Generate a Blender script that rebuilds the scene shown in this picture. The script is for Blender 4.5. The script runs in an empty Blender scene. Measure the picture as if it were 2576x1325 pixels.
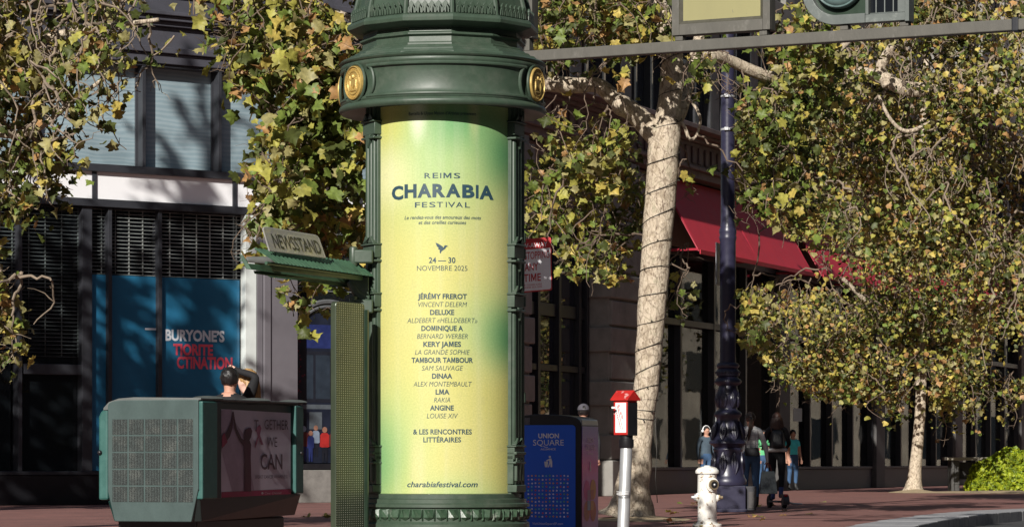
import bpy, bmesh, math, random
import numpy as np
from mathutils import Vector, Matrix, noise
R_ = math.radians
random.seed(7)
rng = np.random.default_rng(11)
SC = bpy.context.scene
COL = SC.collection

# ------------------------------------------------------------------ camera, sky, sun, exposure
FPX, HOR, EYE = 7871.0, 1160.0, 0.85          # focal length and horizon in picture units (2576 wide), eye height in m
cam_d = bpy.data.cameras.new('camera'); cam = bpy.data.objects.new('camera', cam_d); COL.objects.link(cam)
cam.location = (0, 0, EYE); cam.rotation_euler = (R_(90), 0, 0)
cam_d.sensor_width = 36; cam_d.lens = 36 * FPX / 2576
cam_d.shift_y = (HOR - 1325 / 2) / 2576
cam_d.clip_start = 0.5; cam_d.clip_end = 2000
SC.camera = cam

SUN_AZ, SUN_EL = -18.0, 26.5                  # azimuth: degrees left of straight behind the camera
sx = math.sin(R_(SUN_AZ)) * math.cos(R_(SUN_EL)); sy = -math.cos(R_(SUN_AZ)) * math.cos(R_(SUN_EL)); sz = math.sin(R_(SUN_EL))
SUNV = Vector((sx, sy, sz))
wd = bpy.data.worlds.new('World'); SC.world = wd; wd.use_nodes = True
nt = wd.node_tree; bg = nt.nodes['Background']
sky = nt.nodes.new('ShaderNodeTexSky'); sky.sky_type = 'NISHITA'; sky.sun_disc = False
sky.sun_elevation = R_(SUN_EL); sky.sun_rotation = math.atan2(sx, sy); sky.air_density = 1.0; sky.dust_density = 1.0
nt.links.new(sky.outputs[0], bg.inputs[0]); bg.inputs[1].default_value = 0.05
sl = bpy.data.lights.new('sun', 'SUN'); sl.energy = 5.0; sl.angle = R_(0.53); sl.color = (1.0, 0.955, 0.885)
so = bpy.data.objects.new('sun', sl); COL.objects.link(so); so.location = SUNV * 60
so.rotation_euler = (-SUNV).to_track_quat('-Z', 'Y').to_euler()
SC.view_settings.view_transform = 'Standard'; SC.view_settings.look = 'None'
SC.view_settings.exposure = 0.26; SC.view_settings.gamma = 1.0
SC.cycles.max_bounces = 8; SC.cycles.transparent_max_bounces = 12

def P(px, py, D): return Vector(((px - 1288) / FPX * D, D, EYE + (HOR - py) / FPX * D))
def GD(py): return FPX * EYE / (py - HOR)     # distance of a ground point seen at that height

# ------------------------------------------------------------------ objects, tags
def empty(name, loc):
    o = bpy.data.objects.new(name, None); COL.objects.link(o); o.location = loc; o.empty_display_size = 0.2; return o
def tag(o, label=None, cat=None, group=None, kind=None):
    if label: o['label'] = label
    if cat: o['category'] = cat
    if group: o['group'] = group
    if kind: o['kind'] = kind
    return o
def thing(name, loc, label, cat, group=None): return tag(empty(name, loc), label, cat, group)
def root_loc(p):
    v = Vector((0, 0, 0))
    while p is not None: v += p.location; p = p.parent
    return v
def copy_tree(o, parent=None):
    c = o.copy(); COL.objects.link(c)
    if parent is not None: c.parent = parent
    for ch in o.children: copy_tree(ch, c)
    return c

class MB:
    def __init__(s): s.v = []; s.f = []; s.m = []; s.sm = []
    def add(s, verts, faces, mi=0, smooth=False):
        b = len(s.v); s.v += [Vector(v) for v in verts]
        for f in faces: s.f.append([i + b for i in f]); s.m.append(mi); s.sm.append(smooth)
        return s
    def quad(s, a, b, c, d, mi=0): return s.add([a, b, c, d], [(0, 1, 2, 3)], mi)
    def hexa(s, p, mi=0):   # 8 points: bottom ring 0-3, top ring 4-7
        return s.add(p, [(3, 2, 1, 0), (4, 5, 6, 7), (0, 1, 5, 4), (1, 2, 6, 5), (2, 3, 7, 6), (3, 0, 4, 7)], mi)
    def box(s, x0, x1, y0, y1, z0, z1, fr=None, mi=0):
        p = [(x0, y0, z0), (x1, y0, z0), (x1, y1, z0), (x0, y1, z0), (x0, y0, z1), (x1, y0, z1), (x1, y1, z1), (x0, y1, z1)]
        if fr: p = [fr(*q) for q in p]
        return s.hexa(p, mi)
    def prism(s, poly, a, b, fr, mi=0):     # 2D polygon in (u, z) of a frame, from depth a to depth b
        n = len(poly); v = [fr(u, a, z) for u, z in poly] + [fr(u, b, z) for u, z in poly]
        f = [tuple(range(n)), tuple(range(2 * n - 1, n - 1, -1))] + [(i, i + n, (i + 1) % n + n, (i + 1) % n) for i in range(n)]
        return s.add(v, f, mi)
    def tube(s, path, rad, n=8, mi=0, caps=True, smooth=True):
        path = [Vector(p) for p in path]; m = len(path)
        if not hasattr(rad, '__len__'): rad = [rad] * m
        vs = []; fs = []; ref = None
        for i, p in enumerate(path):
            t = (path[min(i + 1, m - 1)] - path[max(i - 1, 0)])
            if t.length < 1e-9: t = Vector((0, 0, 1))
            t.normalize()
            if ref is None: ref = t.orthogonal().normalized()
            ref = (ref - t * ref.dot(t))
            if ref.length < 1e-6: ref = t.orthogonal()
            ref.normalize(); bb = t.cross(ref)
            for k in range(n):
                a = 2 * math.pi * k / n
                vs.append(p + (ref * math.cos(a) + bb * math.sin(a)) * rad[i])
        for i in range(m - 1):
            for k in range(n):
                fs.append((i * n + k, i * n + (k + 1) % n, (i + 1) * n + (k + 1) % n, (i + 1) * n + k))
        if caps: fs += [tuple(range(n - 1, -1, -1)), tuple((m - 1) * n + k for k in range(n))]
        return s.add(vs, fs, mi, smooth)
    def lathe(s, prof, c, n=32, ph=0.0, mi=0, smooth=True, caps=True, a0=0.0, a1=None):
        c = Vector(c); vs = []; fs = []; m = len(prof); full = a1 is None
        nn = n if full else n + 1
        for r, z in prof:
            for k in range(nn):
                a = (ph + 2 * math.pi * k / n) if full else a0 + (a1 - a0) * k / n
                vs.append(c + Vector((math.sin(a) * r, -math.cos(a) * r, z)))
        for i in range(m - 1):
            for k in range(n):
                k2 = (k + 1) % nn
                fs.append((i * nn + k, i * nn + k2, (i + 1) * nn + k2, (i + 1) * nn + k))
        if caps and full: fs += [tuple(range(nn - 1, -1, -1)), tuple((m - 1) * nn + k for k in range(nn))]
        return s.add(vs, fs, mi, smooth)
    def ball(s, c, r, n=10, mi=0):
        if not hasattr(r, '__len__'): r = (r, r, r)
        vs = []; fs = []; m = max(5, n // 2 + 1); c = Vector(c)
        for i in range(m + 1):
            t = math.pi * i / m
            for k in range(n):
                a = 2 * math.pi * k / n
                vs.append(c + Vector((math.sin(t) * math.cos(a) * r[0], math.sin(t) * math.sin(a) * r[1], math.cos(t) * r[2])))
        for i in range(m):
            for k in range(n): fs.append((i * n + k, (i + 1) * n + k, (i + 1) * n + (k + 1) % n, i * n + (k + 1) % n))
        return s.add(vs, fs, mi, True)
    def build(s, name, mat, parent=None, bev=0.0, sharp=None, kind=None, label=None):
        off = root_loc(parent)
        me = bpy.data.meshes.new(name)
        me.from_pydata([tuple(v - off) for v in s.v], [], s.f)
        for mm in (mat if isinstance(mat, (list, tuple)) else [mat]): me.materials.append(mm)
        me.polygons.foreach_set('material_index', s.m); me.polygons.foreach_set('use_smooth', s.sm)
        bm = bmesh.new(); bm.from_mesh(me); bmesh.ops.remove_doubles(bm, verts=bm.verts, dist=1e-5)
        bmesh.ops.recalc_face_normals(bm, faces=bm.faces); bm.to_mesh(me); bm.free()
        if any(s.sm): me.set_sharp_from_angle(angle=R_(sharp or 38))
        o = bpy.data.objects.new(name, me); COL.objects.link(o)
        if parent is not None: o.parent = parent
        if bev > 0:
            b = o.modifiers.new('bevel', 'BEVEL'); b.width = bev; b.segments = 2; b.limit_method = 'ANGLE'; b.angle_limit = R_(40)
        if kind: o['kind'] = kind
        if label: o['label'] = label
        return o

def frame(o, t, n):
    o = Vector(o); t = Vector(t).normalized(); n = Vector(n).normalized()
    return lambda u, w, z: o + t * u + n * w + Vector((0, 0, z))

# ------------------------------------------------------------------ materials
def NEW(name):
    m = bpy.data.materials.new(name); m.use_nodes = True
    return m, m.node_tree.nodes, m.node_tree.links, m.node_tree.nodes['Principled BSDF']
def ramp(N, L, src, stops):
    r = N.new('ShaderNodeValToRGB'); e = r.color_ramp.elements
    while len(e) < len(stops): e.new(0.5)
    for k, (p, c) in zip(e, stops): k.position = p; k.color = (*c, 1) if len(c) == 3 else c
    L.new(src, r.inputs[0]); return r.outputs[0]
def tex(N, L, kind, scale, coord='Object', stretch=None, **kw):
    tc = N.new('ShaderNodeTexCoord'); src = tc.outputs[coord]
    if stretch:
        mp = N.new('ShaderNodeMapping'); mp.inputs['Scale'].default_value = stretch; L.new(src, mp.inputs[0]); src = mp.outputs[0]
    t = N.new(kind); L.new(src, t.inputs['Vector']); t.inputs['Scale'].default_value = scale
    for k, v in kw.items(): t.inputs[k].default_value = v
    return t
def mixc(N, L, fac, a, b):
    m = N.new('ShaderNodeMix'); m.data_type = 'RGBA'
    for i, s in ((6, a), (7, b)):
        if hasattr(s, 'links'): L.new(s, m.inputs[i])
        else: m.inputs[i].default_value = (*s, 1)
    if hasattr(fac, 'links'): L.new(fac, m.inputs[0])
    else: m.inputs[0].default_value = fac
    return m.outputs[2]
def math_(N, L, op, a, b=0.0):
    m = N.new('ShaderNodeMath'); m.operation = op
    for i, s in ((0, a), (1, b)):
        if hasattr(s, 'links'): L.new(s, m.inputs[i])
        else: m.inputs[i].default_value = s
    return m.outputs[0]
def bumpn(N, L, bs, h, strength, dist=0.01):
    b = N.new('ShaderNodeBump'); b.inputs['Strength'].default_value = strength; b.inputs['Distance'].default_value = dist
    L.new(h, b.inputs['Height']); L.new(b.outputs[0], bs.inputs['Normal'])
def M(name, col, rough=0.6, metal=0.0, var=0.2, scale=5.0, bump=0.0, bscale=60.0, coat=0.0, grime=None, gscale=2.5, gthr=(0.5, 0.7), spec=0.5, stretch=None, rvar=0.12):
    m, N, L, b = NEW(name)
    n1 = tex(N, L, 'ShaderNodeTexNoise', scale, Detail=6.0, Roughness=0.65, stretch=stretch)
    lo = tuple(max(0, c * (1 - var)) for c in col); hi = tuple(min(1, c * (1 + var)) for c in col)
    c = ramp(N, L, n1.outputs[0], [(0.3, lo), (0.7, hi)])
    if grime:
        n2 = tex(N, L, 'ShaderNodeTexNoise', gscale, Detail=8.0, Roughness=0.7, stretch=stretch)
        g = ramp(N, L, n2.outputs[0], [(gthr[0], (0, 0, 0)), (gthr[1], (1, 1, 1))])
        c = mixc(N, L, g, c, grime)
    L.new(c, b.inputs['Base Color'])
    rr = math_(N, L, 'MULTIPLY_ADD', n1.outputs[0], rvar * 2); rr.node.inputs[2].default_value = rough - rvar
    L.new(rr, b.inputs['Roughness'])
    b.inputs['Metallic'].default_value = metal; b.inputs['Coat Weight'].default_value = coat; b.inputs['Specular IOR Level'].default_value = spec
    b.inputs['Coat Roughness'].default_value = 0.08
    if bump > 0:
        n3 = tex(N, L, 'ShaderNodeTexNoise', bscale, Detail=4.0, stretch=stretch); bumpn(N, L, b, n3.outputs[0], bump)
    return m
def glass_mat(name, tint=(0.02, 0.022, 0.025), clear=0.0, rough=0.02, wav=0.05):
    m, N, L, b = NEW(name)
    b.inputs['Base Color'].default_value = (*tint, 1); b.inputs['Roughness'].default_value = rough; b.inputs['IOR'].default_value = 1.6
    if wav:
        n = tex(N, L, 'ShaderNodeTexNoise', 1.2, Detail=1.0); bumpn(N, L, b, n.outputs[0], wav, 0.02)
    if clear > 0:
        tr = N.new('ShaderNodeBsdfTransparent'); tr.inputs[0].default_value = (0.85, 0.9, 0.9, 1)
        mx = N.new('ShaderNodeMixShader'); mx.inputs[0].default_value = clear
        L.new(b.outputs[0], mx.inputs[1]); L.new(tr.outputs[0], mx.inputs[2]); L.new(mx.outputs[0], N['Material Output'].inputs[0])
    return m
def leaf_mat(name, col, var=0.35):
    m, N, L, b = NEW(name)
    n1 = tex(N, L, 'ShaderNodeTexNoise', 3.0, Detail=3.0)
    n2 = tex(N, L, 'ShaderNodeTexNoise', 22.0, Detail=3.0)
    s = math_(N, L, 'ADD', n1.outputs[0], n2.outputs[0]); s = math_(N, L, 'MULTIPLY', s, 0.5)
    c = ramp(N, L, s, [(0.38, tuple(x * (1 - var) for x in col)), (0.62, tuple(x * (1 + var) for x in col))])
    L.new(c, b.inputs['Base Color']); b.inputs['Roughness'].default_value = 0.5; b.inputs['Specular IOR Level'].default_value = 0.35
    tl = N.new('ShaderNodeBsdfTranslucent'); L.new(c, tl.inputs[0])
    mx = N.new('ShaderNodeMixShader'); mx.inputs[0].default_value = 0.25
    L.new(b.outputs[0], mx.inputs[1]); L.new(tl.outputs[0], mx.inputs[2]); L.new(mx.outputs[0], N['Material Output'].inputs[0])
    return m

GREEN = M('kiosk_green_paint', (0.043, 0.069, 0.046), 0.47, var=0.14, scale=9, coat=0.0, grime=(0.085, 0.102, 0.078), gscale=5, gthr=(0.50, 0.80), bump=0.05, bscale=35)
GREEN_WORN = M('worn_green_paint', (0.040, 0.078, 0.045), 0.38, var=0.25, scale=14, grime=(0.26, 0.28, 0.24), gscale=11, gthr=(0.55, 0.72), bump=0.2, bscale=60)
GREEN_D = M('dark_green_paint', (0.018, 0.036, 0.022), 0.35, var=0.2)
CANOPY = M('canopy_green', (0.042, 0.095, 0.055), 0.4, var=0.2, scale=8, grime=(0.02, 0.045, 0.028), gscale=6)
GOLD = M('gilt_bronze', (0.50, 0.345, 0.105), 0.45, metal=0.35, var=0.2, scale=20, bump=0.15, bscale=90)
BLACK = M('black_paint', (0.012, 0.012, 0.014), 0.4, var=0.3)
RUBBER = M('black_rubber', (0.015, 0.015, 0.016), 0.8, var=0.2)
STEEL = M('galvanised_steel', (0.56, 0.57, 0.58), 0.42, metal=0.55, var=0.14, scale=12, grime=(0.38, 0.38, 0.37), gscale=7, gthr=(0.5, 0.8), stretch=(1, 1, 0.25))
WHITE = M('white_paint', (0.8, 0.8, 0.79), 0.5, var=0.04, scale=2)
INK = M('poster_ink', (0.022, 0.058, 0.082), 0.5, var=0.05)
RED = M('red_enamel', (0.46, 0.020, 0.016), 0.4, var=0.14, grime=(0.62, 0.34, 0.32), gscale=14, gthr=(0.60, 0.64))
REDINK = M('red_ink', (0.50, 0.025, 0.03), 0.5, var=0.05)

# ------------------------------------------------------------------ lettering
_cap = 0.702
def glyphs_raw(s, bold=0.0, space=1.0):
    c = bpy.data.curves.new('lettering', 'FONT'); c.body = s; c.size = 1; c.offset = bold; c.space_character = space; c.resolution_u = 3
    o = bpy.data.objects.new('lettering', c); me = o.to_mesh()
    v = np.zeros(len(me.vertices) * 3, np.float32); me.vertices.foreach_get('co', v); v = v.reshape(-1, 3)[:, :2].copy()
    f = [tuple(p.vertices) for p in me.polygons]
    o.to_mesh_clear(); bpy.data.objects.remove(o); bpy.data.curves.remove(c)
    return v, f
_bar = None
def glyphs(s, bold=0.0, space=1.0):
    # the builtin face's heavy M closes up, so a heavy M is drawn here as a polygon of the same width
    global _bar
    if bold <= 0.002 or 'M' not in s: return glyphs_raw(s, bold, space)
    if _bar is None: _bar = glyphs_raw('|')[0][:, 0].max()
    V = []; F = []; n = 0
    def put(v, f):
        nonlocal n
        V.append(np.asarray(v, np.float32)); F.extend([tuple(i + n for i in q) for q in f]); n += len(v)
    at_ = lambda i: glyphs_raw(s[:i] + '|', 0, space)[0][:, 0].max() - _bar if i else 0.0
    i = 0
    while i < len(s):
        if s[i] == 'M':
            x = at_(i); e = at_(i + 1); g = 0.07; W = e - x - 2 * g; w = 0.095 + 2 * bold; H0, H1 = -bold, _cap + bold; H = H1 - H0; x += g
            p = [(0, 0), (w, 0), (w, .66), (W / 2 - .42 * w, .10), (W / 2 + .42 * w, .10), (W - w, .66), (W - w, 0), (W, 0), (W, 1), (W - 1.15 * w, 1), (W / 2, .42), (1.15 * w, 1), (0, 1)]
            p = [(x + a, H0 + b * H) for a, b in p]
            put(p, [(0, 1, 2, 11, 12), (2, 3, 10, 11), (3, 4, 10), (4, 5, 9, 10), (5, 6, 7, 8, 9)]); i += 1
        else:
            j = i
            while j < len(s) and s[j] != 'M': j += 1
            if s[i:j].strip():
                k = i
                while s[k] == ' ': k += 1
                v, f = glyphs_raw(s[k:j].rstrip(), bold, space); v = v.copy(); v[:, 0] += at_(k); put(v, f)
            i = j
    return np.vstack(V), F
def letters(mb, s, x0, x1, zc, cap, place, bold=0.0, shear=0.0, mi=0, cut=None, arch=0.0, space=1.0):
    """lay a line of lettering between x0 and x1 (its own units), cap height cap, centred on zc; place(x, z) gives the 3D point"""
    v, f = glyphs(s, bold, space)
    v[:, 0] += v[:, 1] * shear
    a, b = v[:, 0].min(), v[:, 0].max()
    X = x0 + (v[:, 0] - a) / (b - a) * (x1 - x0)
    Z = zc + (v[:, 1] - _cap / 2) * (cap / _cap)
    if arch: Z = Z + arch * (1 - ((X - (x0 + x1) / 2) / ((x1 - x0) / 2)) ** 2)
    if cut:
        bm = bmesh.new(); vv = [bm.verts.new((x, z, 0)) for x, z in zip(X, Z)]
        for q in f:
            try: bm.faces.new([vv[i] for i in q])
            except ValueError: pass
        k = math.floor(min(X) / cut) * cut
        while k < max(X):
            bmesh.ops.bisect_plane(bm, geom=bm.verts[:] + bm.edges[:] + bm.faces[:], plane_co=(k, 0, 0), plane_no=(1, 0, 0)); k += cut
        bm.verts.index_update()
        pts = [place(w.co.x, w.co.y) for w in bm.verts]; fs = [tuple(w.index for w in q.verts) for q in bm.faces]; bm.free()
        mb.add(pts, fs, mi)
    else:
        mb.add([place(x, z) for x, z in zip(X, Z)], f, mi)
# ------------------------------------------------------------------ ground, pavement, kerb
def pavement_mat():
    m, N, L, b = NEW('red_brick_paving')
    t = tex(N, L, 'ShaderNodeTexBrick', 5.0)
    t.inputs['Color1'].default_value = (0.27, 0.125, 0.105, 1); t.inputs['Color2'].default_value = (0.20, 0.085, 0.075, 1)
    t.inputs['Mortar'].default_value = (0.15, 0.09, 0.08, 1); t.inputs['Mortar Size'].default_value = 0.015
    n = tex(N, L, 'ShaderNodeTexNoise', 0.9, Detail=8.0, Roughness=0.7)
    f = ramp(N, L, n.outputs[0], [(0.35, (0.72, 0.72, 0.72)), (0.7, (1.2, 1.15, 1.12))])
    mx = N.new('ShaderNodeMix'); mx.data_type = 'RGBA'; mx.blend_type = 'MULTIPLY'; mx.inputs[0].default_value = 1
    L.new(t.outputs[0], mx.inputs[6]); L.new(f, mx.inputs[7])
    n2 = tex(N, L, 'ShaderNodeTexNoise', 7.0, Detail=4.0)
    sp = ramp(N, L, n2.outputs[0], [(0.70, (0, 0, 0)), (0.74, (0.5, 0.5, 0.5))])
    L.new(mixc(N, L, sp, mx.outputs[2], (0.07, 0.05, 0.045)), b.inputs['Base Color']); b.inputs['Roughness'].default_value = 0.8
    bumpn(N, L, b, t.outputs[1], -0.3, 0.004)
    return m
PAVE = pavement_mat()
ASPH = M('asphalt', (0.05, 0.05, 0.052), 0.85, var=0.3, scale=3, bump=0.5, bscale=200)
GRANITE = M('grey_granite', (0.30, 0.30, 0.31), 0.75, var=0.18, scale=30, grime=(0.17, 0.17, 0.18), gscale=3, bump=0.25, bscale=120)
GRANITE_D = M('dark_granite_joint', (0.05, 0.05, 0.05), 0.8)
back = [(60, 72), (30, 64), (17, 60), (11.5, 57.6), (9.2, 56.2), (7.9, 53.6), (6.76, 50.3), (5.9, 47.2), (5.17, 44.3), (4.55, 41.6), (4.05, 39), (3.3, 34), (2.8, 29), (2.2, 23.5), (-4, 22), (-30, 21)]
mb = MB(); nb = len(back)
mb.add([(x, y, 0) for x, y in back] + [(-60, 21, 0), (-60, 260, 0), (120, 260, 0), (120, 72, 0)], [tuple(range(nb + 4))])
mb.build('pavement', PAVE, kind='structure')
mb = MB(); mb.quad((-400, -120, -0.16), (400, -120, -0.16), (400, 600, -0.16), (-400, 600, -0.16))
mb.build('road', ASPH, kind='structure')
mb = MB(); acc = 0.0                                             # kerb stones along the edge: top strip and face, joints between stones
def offs(i, w):
    a = Vector(back[max(i - 1, 0)]).to_2d(); c = Vector(back[min(i + 1, nb - 1)]).to_2d(); t = (c - a).normalized()
    n = Vector((-t.y, t.x)); 
    if n.y > 0: n = -n
    if back[i][0] > 2.0 and n.x < 0: n = -n
    return Vector(back[i]) + n * w
pts = []
for i in range(nb - 1):                                          # resample so that every stone is about 1.1 m
    a0, a1 = Vector(back[i]), Vector(back[i + 1]); b0, b1 = offs(i, 0.85), offs(i + 1, 0.85)
    k = max(1, int(round((a1 - a0).length / 1.2)))
    for j in range(k):
        t = j / k; pts.append((a0.lerp(a1, t), b0.lerp(b1, t)))
pts.append((Vector(back[-1]), offs(nb - 1, 0.85)))
for i in range(len(pts) - 1):
    (a, b), (c, d) = pts[i], pts[i + 1]
    g = 0.012 / max((d - b).length, 0.1)
    a2, b2, c2, d2 = a.lerp(c, g), b.lerp(d, g), c.lerp(a, g), d.lerp(b, g)
    dz = random.uniform(-0.004, 0.004)
    mb.hexa([(a2.x, a2.y, -0.4), (c2.x, c2.y, -0.4), (d2.x, d2.y, -0.4), (b2.x, b2.y, -0.4),
             (a2.x, a2.y, 0.012 + dz), (c2.x, c2.y, 0.012 + dz), (d2.x, d2.y, 0.012 + dz), (b2.x, b2.y, 0.012 + dz)])
mb.build('kerb', GRANITE, bev=0.012, kind='structure')

# ------------------------------------------------------------------ grey building on the left
LK = 0.73; LO = Vector((-7.78, 62, 0)); LT = Vector((0.808, 0.59, 0)); LN = Vector((0.59, -0.808, 0))
FL = frame(LO, LT, LN)
def ul(px):                                                      # position along the facade seen at that column of the picture
    a = (px - 1288) / FPX; D = 67.7 / (1 - LK * a); return (a * D + 7.78) / 0.808
def zl(py): return EYE + (HOR - py) * 62 / FPX
CHAR = M('charcoal_cladding', (0.072, 0.072, 0.088), 0.5, var=0.12, scale=1.5, grime=(0.048, 0.048, 0.056), gscale=1.2)
CHAR_D = M('black_cladding', (0.012, 0.012, 0.015), 0.45, var=0.2)
VIOLET = M('grey_painted_pier', (0.14, 0.13, 0.145), 0.6, var=0.08, scale=2)
STONE = M('base_stone', (0.20, 0.19, 0.175), 0.8, var=0.2, scale=8, bump=0.2)
LFRAME = M('dark_aluminium', (0.040, 0.042, 0.050), 0.4, metal=0.1, var=0.1)
def panel_mat():
    m = M('white_fascia_panel', (0.86, 0.86, 0.88), 0.5, var=0.02, scale=1.0, grime=(0.78, 0.78, 0.79), gscale=0.8, gthr=(0.55, 0.9)); return m
PANEL = panel_mat()
def blind_mat():
    m, N, L, b = NEW('blue_grey_blind')
    w = tex(N, L, 'ShaderNodeTexWave', 2.2, stretch=(0.35, 0.35, 1.6), Distortion=9.0, Detail=3.0); w.bands_direction = 'Z'
    n = tex(N, L, 'ShaderNodeTexNoise', 1.1, Detail=4.0)
    c = ramp(N, L, w.outputs[1], [(0.2, (0.25, 0.34, 0.385)), (0.85, (0.31, 0.40, 0.44))])
    c2 = ramp(N, L, n.outputs[0], [(0.35, (0.8, 0.8, 0.8)), (0.65, (1.1, 1.1, 1.1))])
    mx = N.new('ShaderNodeMix'); mx.data_type = 'RGBA'; mx.blend_type = 'MULTIPLY'; mx.inputs[0].default_value = 1
    L.new(c, mx.inputs[6]); L.new(c2, mx.inputs[7]); L.new(mx.outputs[2], b.inputs['Base Color'])
    b.inputs['Roughness'].default_value = 0.5; b.inputs['Coat Weight'].default_value = 0.8; b.inputs['Coat Roughness'].default_value = 0.02
    return m
BLIND = blind_mat()
SHOPGL = glass_mat('dark_shop_glass', (0.008, 0.010, 0.012), wav=0.12)
ub, ue = ul(-420), ul(1235)
lb = thing('office_building', FL(ub, 0, 0), 'charcoal clad building with white fascia band and blue grey blinds upstairs', 'building')
w = MB()
w.box(ub, ue, -9.0, -0.35, 0, 30, FL)
w.build('wall', CHAR, lb)
c = MB()                                                         # mouldings above the windows
for z0, z1, o in ((8.78, 8.98, 0.12), (8.985, 9.10, 0.20), (9.105, 9.52, 0.05), (9.525, 9.62, 0.16), (9.625, 9.72, 0.26), (9.725, 9.80, 0.34), (9.805, 10.15, 0.10), (10.155, 10.28, 0.2), (10.285, 10.9, 0.06), (10.905, 11.0, 0.3), (11.005, 12.2, 0.05), (12.205, 12.5, 0.6)):
    c.box(ub, ue, -0.346, o, z0, z1, FL)
c.build('cornice', CHAR, lb, bev=0.012)
wz0, wz1 = zl(416), zl(161)
mull = [ul(p) for p in (-380, -170, 80, 360, 551, 790, 1010, 1220)]
fr = MB(); fr.box(ub, ue, -0.343, 0.06, wz1 + 0.003, 8.775, FL); fr.box(ub, ue, -0.343, 0.10, wz0 - 0.15, wz0 - 0.003, FL)
for u in mull: fr.box(u - 0.04, u + 0.04, -0.3, 0.05, wz0, wz1, FL)
fr.build('window_frame', LFRAME, lb, bev=0.006)
for i in range(len(mull) - 1):
    q = MB(); q.box(mull[i] + 0.042, mull[i + 1] - 0.042, -0.30, -0.22, wz0, wz1, FL); win = q.build('window', BLIND, lb)
    for u in (mull[i] + 0.044, mull[i + 1] - 0.066):
        q = MB(); q.box(u, u + 0.022, -0.218, -0.16, wz0 + 0.002, wz1 - 0.002, FL); q.build('sash', LFRAME, win)
bz0, bz1 = zl(503), zl(432)
bm_ = [ul(p) for p in (-400, -180, 20 - 100, 237, 590, 905, 1230)]
for i in range(len(bm_) - 1):
    q = MB(); q.box(bm_[i] + 0.05, bm_[i + 1] - 0.05, -0.343, 0.0, bz0, bz1, FL); q.build('fascia_panel', PANEL, lb)
q = MB()
for u in bm_: q.box(u - 0.048, u + 0.048, -0.34, 0.03, bz0 - 0.02, bz1 + 0.02, FL)
q.box(ub, ue, -0.343, 0.07, bz1 + 0.023, wz0 - 0.153, FL)
q.box(ub, ue, -0.343, 0.10, bz0 - 0.16, bz0 - 0.023, FL)
q.build('fascia_frame', LFRAME, lb, bev=0.006)
sz1, sz0 = bz0 - 0.163, zl(1184)                                 # shop front
q = MB(); q.box(ub, ul(690), -0.34, 0.04, 0, sz0 - 0.075, FL); q.build('plinth', CHAR_D, lb, bev=0.01)
q = MB(); q.box(ub, ul(690), -0.34, 0.06, sz0 - 0.072, sz0, FL); q.build('sill', LFRAME, lb, bev=0.008)
posts = [ul(p) for p in (-400, -240, -90, 50, 218, 276, 402, 640)]
q = MB()
for k, u in enumerate(posts): 
    h = 0.11 if k == 4 else 0.04
    q.box(u - h, u + h, -0.30, 0.03, sz0 + 0.002, sz1, FL)
q.box(ul(60), ul(216), -0.30, 0.01, 2.55, 2.75, FL)
q.build('shop_front_frame', LFRAME, lb, bev=0.006)
for i in range(len(posts) - 1):
    q = MB(); q.box(posts[i] + 0.115, posts[i + 1] - 0.115, -0.2, -0.16, sz0 + 0.004, sz1 - 0.003, FL); q.build('shop_window', SHOPGL, lb)
GRILLE = M('pale_grille_slats', (0.30, 0.32, 0.31), 0.5, var=0.3, scale=0.9, grime=(0.06, 0.07, 0.07), gscale=0.7, gthr=(0.45, 0.6))
GRILLE_D = M('dark_grille_slats', (0.10, 0.12, 0.12), 0.5, var=0.5, scale=1.5, grime=(0.01, 0.01, 0.012), gscale=1.0, gthr=(0.42, 0.6))
def grille(u0, u1, z0, z1, step, vstep, mat, dz=0.012, o=-0.13):
    q = MB(); z = z0
    while z < z1: q.box(u0, u1, o, o + 0.02, z, z + dz, FL); z += step
    u = u0
    while u < u1: q.box(u, u + 0.018, o - 0.022, o - 0.001, z0, z1, FL); u += vstep
    return q.build('grille', mat, lb)
grille(ul(228), ul(622), zl(690), sz1 - 0.02, 0.075, 0.31, GRILLE)
grille(ul(-90), ul(206), zl(900), sz1 - 0.02, 0.075, 0.36, GRILLE_D)
q = MB(); q.box(ul(612), ul(640), -0.10, 0.09, sz0, sz1 - 0.004, FL); q.build('white_jamb', M('white_jamb_paint', (0.62, 0.66, 0.64), 0.5, var=0.06), lb, bev=0.006)
q = MB()
for a, b, o in ((642, 655, 0.10), (656, 672, 0.16), (673, 742, 0.12)): q.box(ul(a), ul(b) - 0.004, -0.34, o, 0.0, sz1 - 0.004, FL)
q.build('pier', VIOLET, lb, bev=0.006)
q = MB(); q.box(ul(744), ul(1000), -0.34, 0.09, 0, zl(1182), FL); q.build('stone_base', STONE, lb, bev=0.01)
q = MB(); q.box(ul(744), ul(1000), -0.33, 0.02, zl(1180), zl(1166), FL); q.build('shop_sill', CHAR_D, lb)
q = MB(); q.box(ul(744), ul(1000), -0.3, -0.2, zl(1166) + 0.002, sz1 - 0.004, FL); q.build('display_window', SHOPGL, lb)
grille(ul(745), ul(1000), zl(712), sz1 - 0.02, 0.085, 0.3, GRILLE, o=-0.19)
# faint curved arch moulding seen in the display window
ARCH = M('grey_arch_moulding', (0.11, 0.115, 0.12), 0.6, var=0.3)
q = MB(); uc = (ul(748) + ul(925)) / 2; rw = (ul(925) - ul(748)) / 2
for rr, th in ((1.0, 0.05), (0.86, 0.03)):
    path = []
    for k in range(25):
        a = math.pi * k / 24; path.append(FL(uc - math.cos(a) * rw * rr, -0.15, zl(830) + math.sin(a) * 0.72 * rr))
    q.tube(path, th, 6)
q.build('arch_moulding', ARCH, lb)

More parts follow.
